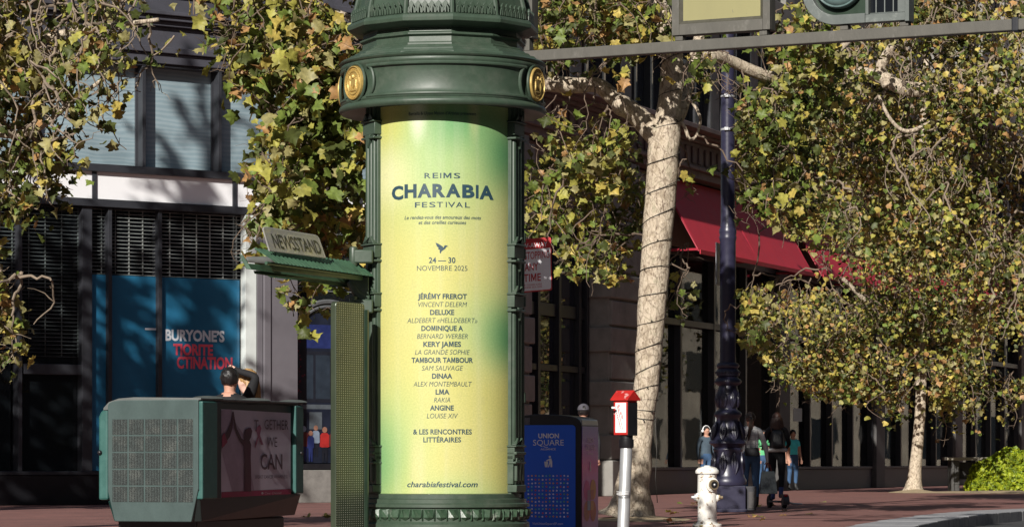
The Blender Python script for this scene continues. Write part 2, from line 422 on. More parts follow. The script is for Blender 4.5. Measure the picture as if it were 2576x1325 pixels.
# printed posters in the windows
BLUE = M('blue_print', (0.018, 0.13, 0.245), 0.35, var=0.14, scale=0.8, coat=0.5)
PWHITE = M('poster_white_letters', (0.66, 0.70, 0.75), 0.5, var=0.25, scale=2.0)
PPINK = M('poster_coral_letters', (0.72, 0.085, 0.13), 0.5, var=0.06)
q = MB(); 
z0p, z1p = sz0 + 0.01, zl(692); ua, uz = ul(236), ul(608)
nx = 14
for i in range(nx):                                              # slightly slack sheet: small folds
    def pt(k, z): 
        u = ua + (uz - ua) * k / nx; return FL(u, -0.085 + 0.006 * math.sin(k * 1.9), z)
    q.add([pt(i, z0p), pt(i + 1, z0p), pt(i + 1, z1p), pt(i, z1p)], [(0, 1, 2, 3)], 0, True)
po = q.build('window_poster', BLUE); tag(po, 'large blue window poster with white and coral lettering behind shop front', 'poster')
q = MB(); pl = lambda x, z: FL(ul(x), -0.072, zl(z))
def plz(mbx, s, x0, x1, y, cap, mi, bold=0.04):
    letters(mbx, s, x0, x1, -y, cap, lambda x, z: FL(ul(x), -0.076, zl(-z)), bold=bold, mi=mi)
plz(q, "BURYONE’S", 421, 570, 838, 27, 0); q.build('lettering', PWHITE, po, label='white lettering')
q = MB(); q.box(ul(370), ul(400), -0.079, -0.076, zl(827), zl(822), FL, 0); q.build('white_dash', PWHITE, po)
q = MB(); plz(q, "TIORITE", 441, 541, 874, 27, 0); plz(q, "CTINATION", 450, 590, 907, 29, 0); q.build('lettering', PPINK, po, label='coral lettering')
# picture poster in the arched display window: flat print with a doorway and a crowd
q = MB(); W_ = M('display_print', (0.012, 0.016, 0.03), 0.35, var=0.4, scale=2.0, coat=0.4)
q.quad(FL(ul(748), -0.18, zl(1164)), FL(ul(905), -0.18, zl(1164)), FL(ul(905), -0.18, zl(770)), FL(ul(748), -0.18, zl(770)))
dp = q.build('display_poster', W_); tag(dp, 'dark picture poster of a crowd at a doorway inside the arched shop window', 'poster')
def blob(mbx, cx, cy, rx, ry, mi, lay, k=14):
    mbx.add([FL(ul(cx + rx * math.cos(2 * math.pi * i / k)), -0.178 + lay * 0.002, zl(cy + ry * math.sin(2 * math.pi * i / k) * (1 if math.sin(2 * math.pi * i / k) < 0 else 1.0))) for i in range(k)], [tuple(range(k))], mi)
q = MB()
def flat(pts, mi, l): q.add([FL(ul(x), -0.178 + l * .0018, zl(y)) for x, y in pts], [tuple(range(len(pts)))], mi)
for x0, x1, y0, y1, mi, l in ((775, 850, 870, 1005, 4, 0), (782, 800, 880, 995, 5, 1), (806, 842, 880, 995, 5, 1), (768, 850, 1010, 1022, 6, 1), (790, 822, 1030, 1075, 6, 0), (782, 850, 800, 862, 3, 0)): flat([(x0, y1), (x1, y1), (x1, y0), (x0, y0)], mi, l)
def figure(cx, y0, h, w, top, leg, head, l):
    r = h * .07; flat([(cx + r * math.cos(k * .52), y0 + r + r * 1.25 * math.sin(k * .52)) for k in range(12)], head, l + 2)
    ys = y0 + h * .16; yw = y0 + h * .55
    flat([(cx - w * .3, ys), (cx + w * .3, ys), (cx + w * .5, ys + h * .06), (cx + w * .55, yw), (cx + w * .36, yw + h * .02), (cx - w * .36, yw + h * .02), (cx - w * .55, yw), (cx - w * .5, ys + h * .06)], top, l + 1)
    flat([(cx - w * .34, yw), (cx + w * .34, yw), (cx + w * .30, y0 + h), (cx + w * .08, y0 + h), (cx, yw + h * .12), (cx - w * .08, y0 + h), (cx - w * .30, y0 + h)], leg, l)
for a_ in ((776, 1068, 92, 26, 1, 3, 2, 0), (806, 1066, 80, 18, 2, 4, 7, 3), (828, 1070, 92, 22, 0, 4, 7, 6), (849, 1072, 84, 20, 1, 4, 7, 9), (792, 1080, 80, 16, 3, 3, 7, 12)): figure(*a_)
for k in range(60): 
    cx, cy = random.gauss(756, 8), random.gauss(925, 32); r = random.uniform(1.2, 3); flat([(cx + r * math.cos(j * 1.05), cy + r * math.sin(j * 1.05)) for j in range(6)], 8, k % 9)
cols = [(0.36, 0.022, 0.02), (0.10, 0.02, 0.02), (0.20, 0.25, 0.33), (0.015, 0.025, 0.11), (0.010, 0.012, 0.02), (0.02, 0.03, 0.045), (0.08, 0.095, 0.11), (0.26, 0.13, 0.09), (0.14, 0.012, 0.03)]
q.build('print', [M('print_ink', c_, 0.5, var=0.25, scale=6) for c_ in cols], dp)

# ------------------------------------------------------------------ stone building with awnings on the right
RO = Vector((4.05, 82, 0)); RT = Vector((0.3651, 0.9310, 0)); RN = Vector((0.9310, -0.3651, 0)); FR = frame(RO, RT, RN)
def ur(px):
    a = (px - 1288) / FPX; D = 71.67 / (1 - 2.55 * a); return (D - 82) / 0.9310
SAND = M('grey_sandstone', (0.235, 0.225, 0.205), 0.8, var=0.14, scale=3, grime=(0.13, 0.125, 0.115), gscale=1.4, gthr=(0.5, 0.8), bump=0.15, bscale=50)
SAND_P = M('pinkish_terracotta', (0.17, 0.125, 0.12), 0.75, var=0.15, scale=4, grime=(0.10, 0.075, 0.075), gscale=2)
SLATE = M('dark_steel_frame', (0.016, 0.017, 0.022), 0.4, var=0.2)
BULK = M('shop_bulkhead', (0.085, 0.08, 0.08), 0.6, var=0.15, scale=3)
STGL = glass_mat('storefront_glass', (0.010, 0.012, 0.016), clear=0.5, wav=0.12)
UPGL = glass_mat('upper_window_glass', (0.015, 0.018, 0.028), wav=0.15)
rb = thing('stone_building', FR(-12, 0, 0), 'grey stone shop building with quoined piers and dark storefront glass', 'building')
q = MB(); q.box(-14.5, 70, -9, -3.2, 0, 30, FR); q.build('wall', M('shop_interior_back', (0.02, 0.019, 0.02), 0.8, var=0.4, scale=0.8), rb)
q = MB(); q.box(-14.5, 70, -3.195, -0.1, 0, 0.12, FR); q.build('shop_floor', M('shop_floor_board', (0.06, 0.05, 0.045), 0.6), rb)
# quoined piers
def pier(u0, u1, o, zt):
    q = MB(); q.box(u0 + 0.1, u1 - 0.1, -0.4, o - 0.10, 0, zt, FR)
    z = 0.9; q.box(u0 - 0.05, u1 + 0.05, -0.45, o + 0.05, 0.0, 0.88, FR); k = 0
    while z < zt - 0.5:
        dd = 0.0 if k % 2 == 0 else 0.12
        q.box(u0 + dd, u1 - dd, -0.38, o - dd * 0.2, z, z + 0.60, FR)
        for j in range(1, 5):
            uu = u0 + dd + (u1 - u0 - 2 * dd) * j / 5
        z += 0.66; k += 1
    return q.build('pier', SAND, rb, bev=0.03)
pier(-5.7, -3.2, 0.5, 8.3); pier(-13.4, -10.9, 0.5, 8.3)
DPIER = M('dark_pier_stone', (0.075, 0.07, 0.068), 0.7, var=0.15)
for a, b in ((-2.9, -1.9), (9.85, 10.95), (20.85, 21.95), (31.85, 32.95), (42.85, 43.95)):
    q = MB(); q.box(a, b, -0.4, 0.16, 0.0, 7.2, FR); q.build('slim_pier', DPIER, rb, bev=0.02)
# storefront bays: bulkhead, mullions, panes, transom
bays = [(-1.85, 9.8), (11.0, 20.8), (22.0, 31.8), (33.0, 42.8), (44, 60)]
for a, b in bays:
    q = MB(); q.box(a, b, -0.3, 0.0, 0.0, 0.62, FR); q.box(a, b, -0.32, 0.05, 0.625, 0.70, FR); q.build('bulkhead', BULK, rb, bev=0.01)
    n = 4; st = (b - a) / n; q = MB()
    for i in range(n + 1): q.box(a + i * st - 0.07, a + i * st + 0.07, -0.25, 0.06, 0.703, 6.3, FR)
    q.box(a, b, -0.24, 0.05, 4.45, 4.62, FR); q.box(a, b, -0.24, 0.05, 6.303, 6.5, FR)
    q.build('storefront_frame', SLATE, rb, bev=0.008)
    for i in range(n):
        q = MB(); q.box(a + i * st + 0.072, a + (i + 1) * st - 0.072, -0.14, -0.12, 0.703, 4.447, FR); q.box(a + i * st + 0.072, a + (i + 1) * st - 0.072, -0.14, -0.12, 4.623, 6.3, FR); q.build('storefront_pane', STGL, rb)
# doorway bay between the quoined piers
q = MB(); q.box(-10.9, -5.7, -0.3, -0.12, 4.3, 4.6, FR); q.box(-10.9, -5.7, -0.3, 0.0, 6.9, 7.4, FR)
for u in (-10.8, -9.2, -7.8, -6.4, -5.85): q.box(u - 0.08, u + 0.08, -0.3, -0.05, 0.02, 6.9, FR)
q.box(-10.7, -6.0, -0.3, -0.08, 3.0, 3.15, FR)
q.build('door_frame', SLATE, rb, bev=0.008)
q = MB()
for a, b in ((-10.7, -9.3), (-9.1, -7.9), (-7.7, -6.5)):
    for z0, z1 in ((0.2, 2.98), (3.17, 4.28), (4.62, 6.88)): q.box(a, b, -0.22, -0.18, z0, z1, FR)
q.build('door_glass', UPGL, rb)
# bands and upper floors
q = MB()
for z0, z1, o in ((6.52, 8.30, 0.05), (8.353, 8.55, 0.40), (8.553, 8.65, 0.52), (8.653, 9.30, 0.32), (9.303, 9.40, 0.44), (9.403, 9.48, 0.66), (9.483, 9.61, 0.98)):
    q.box(-14.5, 70, -0.5, o, z0, z1, FR)
q.build('cornice', SAND_P, rb, bev=0.015)
q = MB(); u = -14.3
while u < 60: q.box(u, u + 0.28, 0.323, 0.37, 8.75, 9.2, FR); u += 0.55
q.build('frieze_ornament', SAND_P, rb, bev=0.03, kind='stuff')
q = MB(); u = -14.3; k = 0
while u < 69:
    q.box(u, u + 0.9, -0.5, -0.16, 9.613, 26, FR); u += 3.7
q.box(-14.5, 70, -0.5, 0.2, 13.4, 14.2, FR); q.box(-14.5, 70, -3.19, -0.52, 6.52, 26, FR)
q.build('upper_pier', SAND, rb, bev=0.02)
u = -14.3
while u < 66:
    q = MB(); q.box(u + 0.92, u + 3.68, -0.45, -0.30, 9.62, 13.38, FR); win = q.build('upper_window', UPGL, rb)
    q = MB(); q.box(u + 0.92, u + 1.04, -0.297, -0.1, 9.62, 13.38, FR); q.box(u + 3.56, u + 3.68, -0.297, -0.1, 9.62, 13.38, FR); q.box(u + 2.24, u + 2.36, -0.297, -0.12, 9.62, 13.38, FR); q.box(u + 1.043, u + 3.557, -0.296, -0.15, 11.5, 11.62, FR)
    q.build('window_frame', SLATE, win); u += 3.7
# red awnings
AWN = M('red_canvas', (0.46, 0.018, 0.038), 0.7, var=0.08, scale=3, bump=0.1, bscale=300)
AWN_D = M('awning_frame', (0.35, 0.02, 0.04), 0.5)
def awning(u0, u1):
    q = MB(); n = 11; zt, zb, o = 8.28, 6.30, 1.2
    for i in range(n):
        a = u0 + (u1 - u0) * i / n; b = u0 + (u1 - u0) * (i + 1) / n
        sag = lambda u, f: FR(u, 0.1 + (o - 0.1) * f, zt + (zb - zt) * f - 0.05 * math.sin(math.pi * f))
        for j in range(6):
            f0, f1 = j / 6, (j + 1) / 6
            q.add([sag(a, f0), sag(b - 0.008, f0), sag(b - 0.008, f1), sag(a, f1)], [(0, 1, 2, 3)], 0, True)
            q.add([sag(a, f0) - Vector((0, 0, .02)), sag(a, f1) - Vector((0, 0, .02)), sag(b, f1) - Vector((0, 0, .02)), sag(b, f0) - Vector((0, 0, .02))], [(0, 1, 2, 3)], 0, True)
    e = FR(0, 0, 0)
    q.box(u0, u1, o + 0.005, o + 0.03, zb - 0.10, zb + 0.01, FR)
    aw = q.build('awning', AWN, rb)
    for u in (u0 + 0.05, (u0 + u1) / 2, u1 - 0.05):
        q = MB(); q.tube([FR(u, 0.1, zb + 0.02), FR(u, o - 0.03, zb + 0.02)], 0.035, 6); q.tube([FR(u, 0.1, zt - .08), FR(u, o - 0.03, zb - 0.02)], 0.03, 6); q.build('awning_frame', AWN_D, aw)
for a, b in ((-0.9, 9.75), (10.75, 21.2), (22.2, 32.5), (33.5, 44)): awning(a, b)
# notices and strips fixed on the storefront glass
q = MB(); q.box(ur(1990), ur(2012), 0.065, 0.07, EYE + (HOR - 1062) / FPX * 96, EYE + (HOR - 1030) / FPX * 96, FR)
tag(q.build('paper_notice', M('notice_paper', (0.5, 0.55, 0.5), 0.7, var=0.3, scale=30), bev=0.0), 'pale paper notice taped on the dark storefront glass', 'notice')
q = MB(); q.box(ur(1793), ur(1800), 0.07, 0.12, 0.75, EYE + (HOR - 982) / FPX * 88, FR)
tag(q.build('white_post', M('pale_plastic', (0.45, 0.47, 0.47), 0.5), bev=0.01), 'thin pale upright post beside the dark blue lamp base', 'post')

# block across the street and the end of the street: mirrored in the panes
FARW = M('far_facade_stone', (0.11, 0.10, 0.09), 0.8, var=0.35, scale=0.4)
FARG = glass_mat('far_window_glass', (0.02, 0.025, 0.03), wav=0.0)
FARL = M('pale_far_stone', (0.34, 0.30, 0.24), 0.8, var=0.35, scale=0.5)
def far_block(name, fr, L_, H_, dep, label, stone=None):
    t = thing(name, fr(0, 0, 0), label, 'building'); q = MB(); q.box(0, L_, -dep, 0, 0, H_, fr)
    z = 1.0
    while z < H_ - 3:
        u = 1.2
        while u < L_ - 2.5: q.box(u, u + 1.9, 0.003, 0.05, z, z + 2.4, fr, 1); u += 3.4
        z += 4.0
    q.build('wall', [stone or FARW, FARG], t)
far_block('corner_block', frame((50, 169, 0), (0.949, -0.316, 0), (-0.316, -0.949, 0)), 14.5, 26, 15, 'distant narrow stone block at the end of the street', FARL)
far_block('corner_block', frame((67, 163.4, 0), (0.949, -0.316, 0), (-0.316, -0.949, 0)), 55, 26, 15, 'distant long stone block at the end of the street', FARL)
far_block('street_block', frame((13.5, -8, 0), (0.3473, 0.9378, 0), (-0.9378, 0.3473, 0)), 125, 32, 15, 'stone block along the other side of the street on the right')
far_block('opposite_block', frame((70, -46, 0), (-1, 0, 0), (0, 1, 0)), 160, 29, 12, 'stone block across the street behind the viewer')
far_block('side_block', frame((-62, -30, 0), (0.15, 0.98, 0), (0.98, -0.15, 0)), 78, 32, 12, 'stone block far to the left along the street')
# ------------------------------------------------------------------ advertising kiosk
KC = Vector((-0.5705, 25.8, 0)); KS = 305.0
def kz(py): return EYE + (HOR - py) / KS
def ka(deg, r, z): a = R_(deg); return KC + Vector((math.sin(a) * r, -math.cos(a) * r, z))
kiosk = thing('advertising_kiosk', KC, 'tall dark green cast iron advertising column with yellow and green festival poster', 'kiosk')
RP = 0.620
TW = 3.0                                                         # the column is turned by a few degrees
q = MB(); q.lathe([(0.60, 0.0), (0.60, 3.9)], KC, 96); q.build('core', GREEN_D, kiosk)
q = MB()
q.lathe([(0.72, 0.0), (0.72, 0.10), (0.70, 0.13), (0.70, 0.30), (0.715, 0.315), (0.715, 0.345), (0.70, 0.36), (0.692, 0.365), (0.692, 0.475), (0.715, 0.482), (0.715, 0.505), (0.69, 0.515), (0.69, 0.545), (0.655, 0.552), (0.655, 0.585), (0.622, 0.592)], KC, 96)
q.build('plinth', GREEN, kiosk, sharp=30)
n = 44                                                           # carved leaf friezes round the plinth
for z0, z1, r0 in ((0.372, 0.468, 0.700), (0.17, 0.29, 0.708)):
    q = MB()
    for k in range(n):
        a = 360 * k / n; h = 360 / n * 0.40
        zm = (z0 + z1) / 2
        p = [ka(a - h, r0 - 0.01, z1), ka(a - h, r0 + 0.008, z0 + 0.03), ka(a, r0 - 0.01, z0), ka(a + h, r0 + 0.008, z0 + 0.03), ka(a + h, r0 - 0.01, z1), ka(a, r0 + 0.03, z1 - 0.01), ka(a, r0 + 0.022, z0 + 0.03)]
        q.add(p, [(0, 1, 6, 5), (1, 2, 6), (2, 3, 6), (3, 4, 5, 6), (0, 5, 4)])
        for s_ in (-1, 1):
            b = a + s_ * h * 1.25; q.add([ka(b - h * .18, r0 - .005, z0), ka(b + h * .18, r0 - .005, z0), ka(b + h * .18, r0 - .005, z1), ka(b - h * .18, r0 - .005, z1), ka(b, r0 + .014, z0 + .01), ka(b, r0 + .014, z1 - .01)], [(0, 4, 5, 3), (4, 1, 2, 5), (0, 1, 4), (3, 5, 2)])
    q.build('leaf_frieze', GREEN_WORN, kiosk)

def poster_mat():
    m, N, L, b = NEW('festival_poster_print')
    uv = N.new('ShaderNodeTexCoord').outputs['UV']; sp = N.new('ShaderNodeSeparateXYZ'); L.new(uv, sp.inputs[0]); u, v = sp.outputs[0], sp.outputs[1]
    nz = tex(N, L, 'ShaderNodeTexNoise', 2.5, 'UV', Detail=2.0)
    def blob(cu, cv, ru, rv, soft=1.0):
        a = math_(N, L, 'MULTIPLY', math_(N, L, 'SUBTRACT', u, cu), 1 / ru); c = math_(N, L, 'MULTIPLY', math_(N, L, 'SUBTRACT', v, cv), 1 / rv)
        d = math_(N, L, 'SQRT', math_(N, L, 'ADD', math_(N, L, 'MULTIPLY', a, a), math_(N, L, 'MULTIPLY', c, c)))
        r = N.new('ShaderNodeMapRange'); r.interpolation_type = 'SMOOTHSTEP'; L.new(d, r.inputs[0]); r.inputs[1].default_value = 1.0; r.inputs[2].default_value = max(0.0, 1 - soft); r.inputs[3].default_value = 0; r.inputs[4].default_value = 1
        return r.outputs[0]
    YEL = (0.53, 0.505, 0.115); PALE = (0.55, 0.535, 0.25); GRN = (0.12, 0.33, 0.13); MINT = (0.35, 0.485, 0.20); DEEP = (0.07, 0.26, 0.105)
    c = mixc(N, L, nz.outputs[0], YEL, PALE)
    def put(c, blobf, k, col):
        return mixc(N, L, math_(N, L, 'MULTIPLY', blobf, k), c, col)
    c = put(c, blob(0.52, 0.86, 1.0, 0.30), 1.0, MINT)
    c = put(c, blob(0.62, 0.94, 0.50, 0.12), 0.9, GRN)
    c = put(c, blob(0.98, 0.86, 0.36, 0.16), 0.9, DEEP)
    c = put(c, blob(0.73, 0.97, 0.07, 0.12), 0.6, PALE)
    c = put(c, blob(0.03, 0.94, 0.26, 0.12), 0.75, YEL)
    c = put(c, blob(0.30, 0.95, 0.10, 0.10), 0.7, (0.75, 0.78, 0.6))
    c = put(c, blob(0.08, 0.80, 0.30, 0.12), 0.5, (0.80, 0.74, 0.46))
    c = put(c, blob(0.90, 0.42, 0.55, 0.17), 0.9, MINT)
    c = put(c, blob(1.04, 0.40, 0.36, 0.13), 0.95, DEEP)
    c = put(c, blob(-0.02, 0.12, 0.60, 0.26), 1.0, MINT)
    c = put(c, blob(-0.06, 0.08, 0.36, 0.20), 0.8, GRN)
    c = put(c, blob(0.60, -0.02, 0.60, 0.12), 0.85, MINT)
    c = put(c, blob(0.30, 0.08, 0.10, 0.16), 0.7, PALE)
    c = put(c, blob(0.92, 0.66, 0.16, 0.14), 0.35, PALE)
    st = tex(N, L, 'ShaderNodeTexNoise', 1.0, 'UV', stretch=(11, 0.9, 1), Detail=3.0); c = mixc(N, L, ramp(N, L, st.outputs[0], [(0.50, (0, 0, 0)), (0.85, (0.24, 0.24, 0.24))]), c, (0.62, 0.62, 0.47))
    sp2 = tex(N, L, 'ShaderNodeTexNoise', 9.0, 'UV', stretch=(1, 3, 1), Detail=8.0); c = mixc(N, L, ramp(N, L, sp2.outputs[0], [(0.60, (0, 0, 0)), (0.80, (0.22, 0.22, 0.22))]), c, (0.33, 0.31, 0.2))
    g = tex(N, L, 'ShaderNodeTexNoise', 240.0, 'UV', stretch=(0.33, 1, 1)); gg = ramp(N, L, g.outputs[0], [(0.3, (0.90, 0.92, 0.90)), (0.7, (1.08, 1.06, 1.08))])
    mx = N.new('ShaderNodeMix'); mx.data_type = 'RGBA'; mx.blend_type = 'MULTIPLY'; mx.inputs[0].default_value = 1; L.new(c, mx.inputs[6]); L.new(gg, mx.inputs[7])
    L.new(mx.outputs[2], b.inputs['Base Color']); b.inputs['Roughness'].default_value = 0.6; b.inputs['Coat Weight'].default_value = 0.15; b.inputs['Coat Roughness'].default_value = 0.05
    return m
def poster_sheet(name, a0, a1, mat, parent, z0, z1, n=72):
    vs = []; fs = []; uvs = []
    for k in range(n + 1):
        a = a0 + (a1 - a0) * k / n
        for z in (z0, z1): vs.append(ka(a, RP, z) - KC)
        uvs.append((math.sin(R_(a)) - math.sin(R_(a0))) / (math.sin(R_(a1)) - math.sin(R_(a0))) if abs(a1) < 90 else k / n)
    for k in range(n): fs.append((2 * k, 2 * k + 2, 2 * k + 3, 2 * k + 1))
    me = bpy.data.meshes.new(name); me.from_pydata(vs, [], fs); uvl = me.uv_layers.new(name='UVMap')
    for p in me.polygons:
        p.use_smooth = True
        for li, vi in zip(p.loop_indices, p.vertices): uvl.data[li].uv = (uvs[vi // 2], vi % 2)
    me.materials.append(mat); o = bpy.data.objects.new(name, me); COL.objects.link(o); o.parent = parent; return o
KF = 312.6
def kf(py): return EYE + (HOR - py) / KF               # height of a point on the front of the column
PZ0, PZ1 = kf(1250), 3.80
poster = poster_sheet('festival_poster', -54.5, 62.5, poster_mat(), kiosk, PZ0, PZ1)
PLAINP = M('plain_poster', (0.62, 0.6, 0.58), 0.5, var=0.2, scale=3, coat=0.3)
for a in (69, 189): poster_sheet('side_poster', a + 1, a + 112, PLAINP, kiosk, PZ0, PZ1)
# lettering printed on the poster (x in picture units across the column, wrapped round it)
def wrap(x, z, lift=0.0016):
    X = (x - 1114) / KF; X = max(-0.6, min(0.6, X)); r = RP + lift
    return KC + Vector((X, -math.sqrt(r * r - X * X), z))
q = MB()
def pl_(s, x0, x1, y, cap, bold=0.0, shear=0.0, cut=0, space=1.0): letters(q, s, x0, x1, kf(y), cap / KF, wrap, bold=bold, shear=shear, cut=cut or None, space=space)
def arched(s, x0, x1, y, cap): letters(q, s, x0, x1, kf(y), cap / KF, wrap, bold=0.006)
arched("Barcella & Ulysse Maison d’Artistes présentent", 1032, 1202, 284.5, 8.5)
for ch, a, b in (("R", 1072, 1087.6), ("E", 1092.5, 1106.6), ("I", 1111.6, 1114.4), ("M", 1119.8, 1139.8), ("S", 1145.7, 1162.3)): pl_(ch, a, b, 441.5, 13.5, 0.010, cut=8)
for ch, a, b in (("F", 1047.6, 1061), ("E", 1065.5, 1079), ("S", 1084, 1100), ("T", 1103, 1118.7), ("I", 1125.7, 1128.3), ("V", 1131, 1149.5), ("A", 1151, 1168.8), ("L", 1174, 1186.4)): pl_(ch, a, b, 514.5, 13.5, 0.010, cut=8)
# the big word: heavy block letters whose height swells unevenly
def big(x, z): return wrap(x, z)
v_spec = [("C", 988, 1018, 482, 32), ("H", 1021, 1052, 479, 32), ("A", 1054, 1090, 479, 32), ("R", 1092, 1125, 479, 31), ("A", 1126, 1163, 479, 31), ("B", 1167, 1198, 480, 31), ("I", 1201, 1208, 480, 31), ("A", 1210, 1246, 481, 32)]
for ch, a, b, y, cap in v_spec: letters(q, ch, a, b, kf(y), cap / KF, wrap, bold=0.045, cut=6)
pl_("Le rendez-vous des amoureux des mots", 1021, 1214, 546, 9, 0.012, 0.22)
pl_("et des oreilles curieuses", 1057, 1177, 559, 9, 0.012, 0.22)
pl_("24 — 30", 1083, 1150, 654, 14, 0.02); pl_("NOVEMBRE 2025", 1053, 1180, 674, 13, -0.004)
names = [("JÉRÉMY FREROT", 1055, 1179), ("VINCENT DELERM", 1056, 1179), ("DELUXE", 1086, 1147), ("ALDEBERT «HELLDEBERT»", 1028, 1205), ("DOMINIQUE A", 1064, 1169), ("BERNARD WERBER", 1053, 1181), ("KERY JAMES", 1069, 1164), ("LA GRANDE SOPHIE", 1048, 1186), ("TAMBOUR TAMBOUR", 1039, 1194), ("SAM SAUVAGE", 1065, 1169), ("DINAA", 1091, 1142), ("ALEX MONTEMBAULT", 1044, 1191), ("LMA", 1100, 1135), ("RAKIA", 1096, 1137), ("ANGINE", 1086, 1146), ("LOUISE XIV", 1078, 1156)]
for k, (s, a, b) in enumerate(names):
    y = 745 + 20 * k
    if k % 2 == 0: pl_(s, a, b, y, 12.5, 0.03)
    else: pl_(s, a, b, y, 12.5, -0.006, 0.2)
pl_("& LES RENCONTRES", 1043, 1191, 1085, 12.5, 0.022); pl_("LITTÉRAIRES", 1069, 1164, 1105, 12.5, 0.022)
pl_("charabiafestival.com", 1028, 1206, 1217, 14, 0.016, 0.24)
bird = [(1100, 610), (1107, 613), (1117, 619), (1120, 623), (1122, 618), (1126, 616.5), (1132, 619.5), (1127, 621), (1124, 626), (1118, 630), (1115, 632), (1112.5, 638), (1110, 634), (1111, 629), (1106, 626), (1108, 624), (1103, 619)]
q.add([wrap(x, kf(y)) for x, y in bird], [tuple(range(len(bird)))])
q.build('lettering', INK, poster)
# frame round the poster
q = MB()
for a in (-56.2, 64.2):
    q.tube([ka(a, 0.628, PZ0 - 0.0), ka(a, 0.628, PZ1)], 0.016, 8); q.tube([ka(a + (-1 if a < 0 else 1) * 2.2, 0.632, PZ0 - 0.02), ka(a + (-1 if a < 0 else 1) * 2.2, 0.632, PZ1)], 0.010, 8)
q.tube([ka(-56 + 120.0 * k / 40, 0.628, PZ0 - 0.013) for k in range(41)], 0.013, 8)
q.build('poster_frame', GREEN, kiosk)
q = MB(); q.tube([ka(61.2, 0.6235, PZ0), ka(61.2, 0.6235, PZ1)], 0.009, 6); q.build('seal_strip', M('brown_seal', (0.26, 0.17, 0.12), 0.6), kiosk)
# fluted pilasters with collars between the posters
def pilaster(a):
    q = MB(); ax = R_(a); n_ = Vector((math.sin(ax), -math.cos(ax), 0)); t_ = Vector((math.cos(ax), math.sin(ax), 0)); fr = frame(KC, t_, n_)
    q.box(-0.105, 0.105, 0.55, 0.640, 0.56, 3.86, fr)
    for u in (-0.062, 0.0, 0.062): q.tube([fr(u, 0.644, 0.60), fr(u, 0.644, 3.86)], 0.024, 8)
    def collar(z0, z1, o, wdt=0.115):
        q.box(-wdt, wdt, 0.55, 0.66 + o, z0, z1, fr)
    for z in (kz(1140), kz(762), kz(640), kz(335)):
        collar(z - 0.05, z + 0.05, 0.012); collar(z + 0.051, z + 0.067, 0.03, 0.125); collar(z - 0.085, z - 0.066, 0.026, 0.122)
        q.prism([(-0.05, z - 0.05), (0.05, z - 0.05), (0.0, z - 0.16)], 0.65, 0.685, fr); q.prism([(-0.1, z + 0.07), (-0.05, z + 0.13), (0.0, z + 0.07), (0.05, z + 0.13), (0.1, z + 0.07)], 0.60, 0.682, fr)
    for z0, z1, o in ((0.60, 0.66, 0.03), (0.665, 0.90, 0.0), (0.905, 0.93, 0.03)): collar(z0, z1, o)
    for u in (-0.065, 0.0, 0.065): q.box(u - 0.02, u + 0.02, 0.64, 0.682, 0.69, 0.88, fr)
    o = q.build('pilaster', GREEN, kiosk, bev=0.006)
for a in (-63, 70, 183): pilaster(a)
q = MB()                                                          # slim rod with hinges beside the right pilaster
q.tube([ka(86, 0.655, 0.5), ka(86, 0.655, 3.75)], 0.020, 8)
for z in (kz(600), kz(640), kz(760), kz(1000)): q.tube([ka(84, 0.655, z - .04), ka(84, 0.655, z + .04)], 0.034, 8)
q.build('hinge_rod', GREEN, kiosk)
# hood: drum with rounded rims, panels and gilt medallions
q = MB()
prof = [(0.60, 3.72), (0.70, 3.735), (0.80, 3.715), (0.835, 3.700), (0.850, 3.712), (0.856, 3.730), (0.850, 3.748), (0.835, 3.760), (0.828, 3.764), (0.838, 3.775), (0.836, 3.79), (0.822, 3.80), (0.812, 3.84), (0.808, 3.90), (0.812, 3.97), (0.822, 4.035), (0.838, 4.055), (0.842, 4.075), (0.834, 4.088), (0.848, 4.094), (0.855, 4.108), (0.842, 4.120), (0.80, 4.130), (0.60, 4.134)]
q.lathe(prof, KC, 120, caps=False); q.build('hood_drum', GREEN, kiosk, sharp=50)
q = MB()                                                          # raised panel mouldings with hollow ends round the medallions
def panel_tube(a0, a1):
    zt, zb, r = 4.035, 3.792, 0.832
    path = [ka(a0 + (a1 - a0) * k / 40, r, zt) for k in range(41)]
    for k in range(1, 12):
        b = math.pi * k / 12; path.append(ka(a1 - 5.0 * math.sin(b), r - 0.004, zt + (zb - zt) * (1 - math.cos(b)) / 2))
    path += [ka(a1 + (a0 - a1) * k / 40, r, zb) for k in range(41)]
    for k in range(1, 12):
        b = math.pi * k / 12; path.append(ka(a0 + 5.0 * math.sin(b), r - 0.004, zb + (zt - zb) * (1 - math.cos(b)) / 2))
    path.append(path[0]); q.tube(path, 0.015, 8, caps=False)
med = (-57, 66, 183)
panel_tube(-46, 55); panel_tube(77, 172); panel_tube(194, 292); q.build('hood_panel_moulding', GREEN, kiosk)
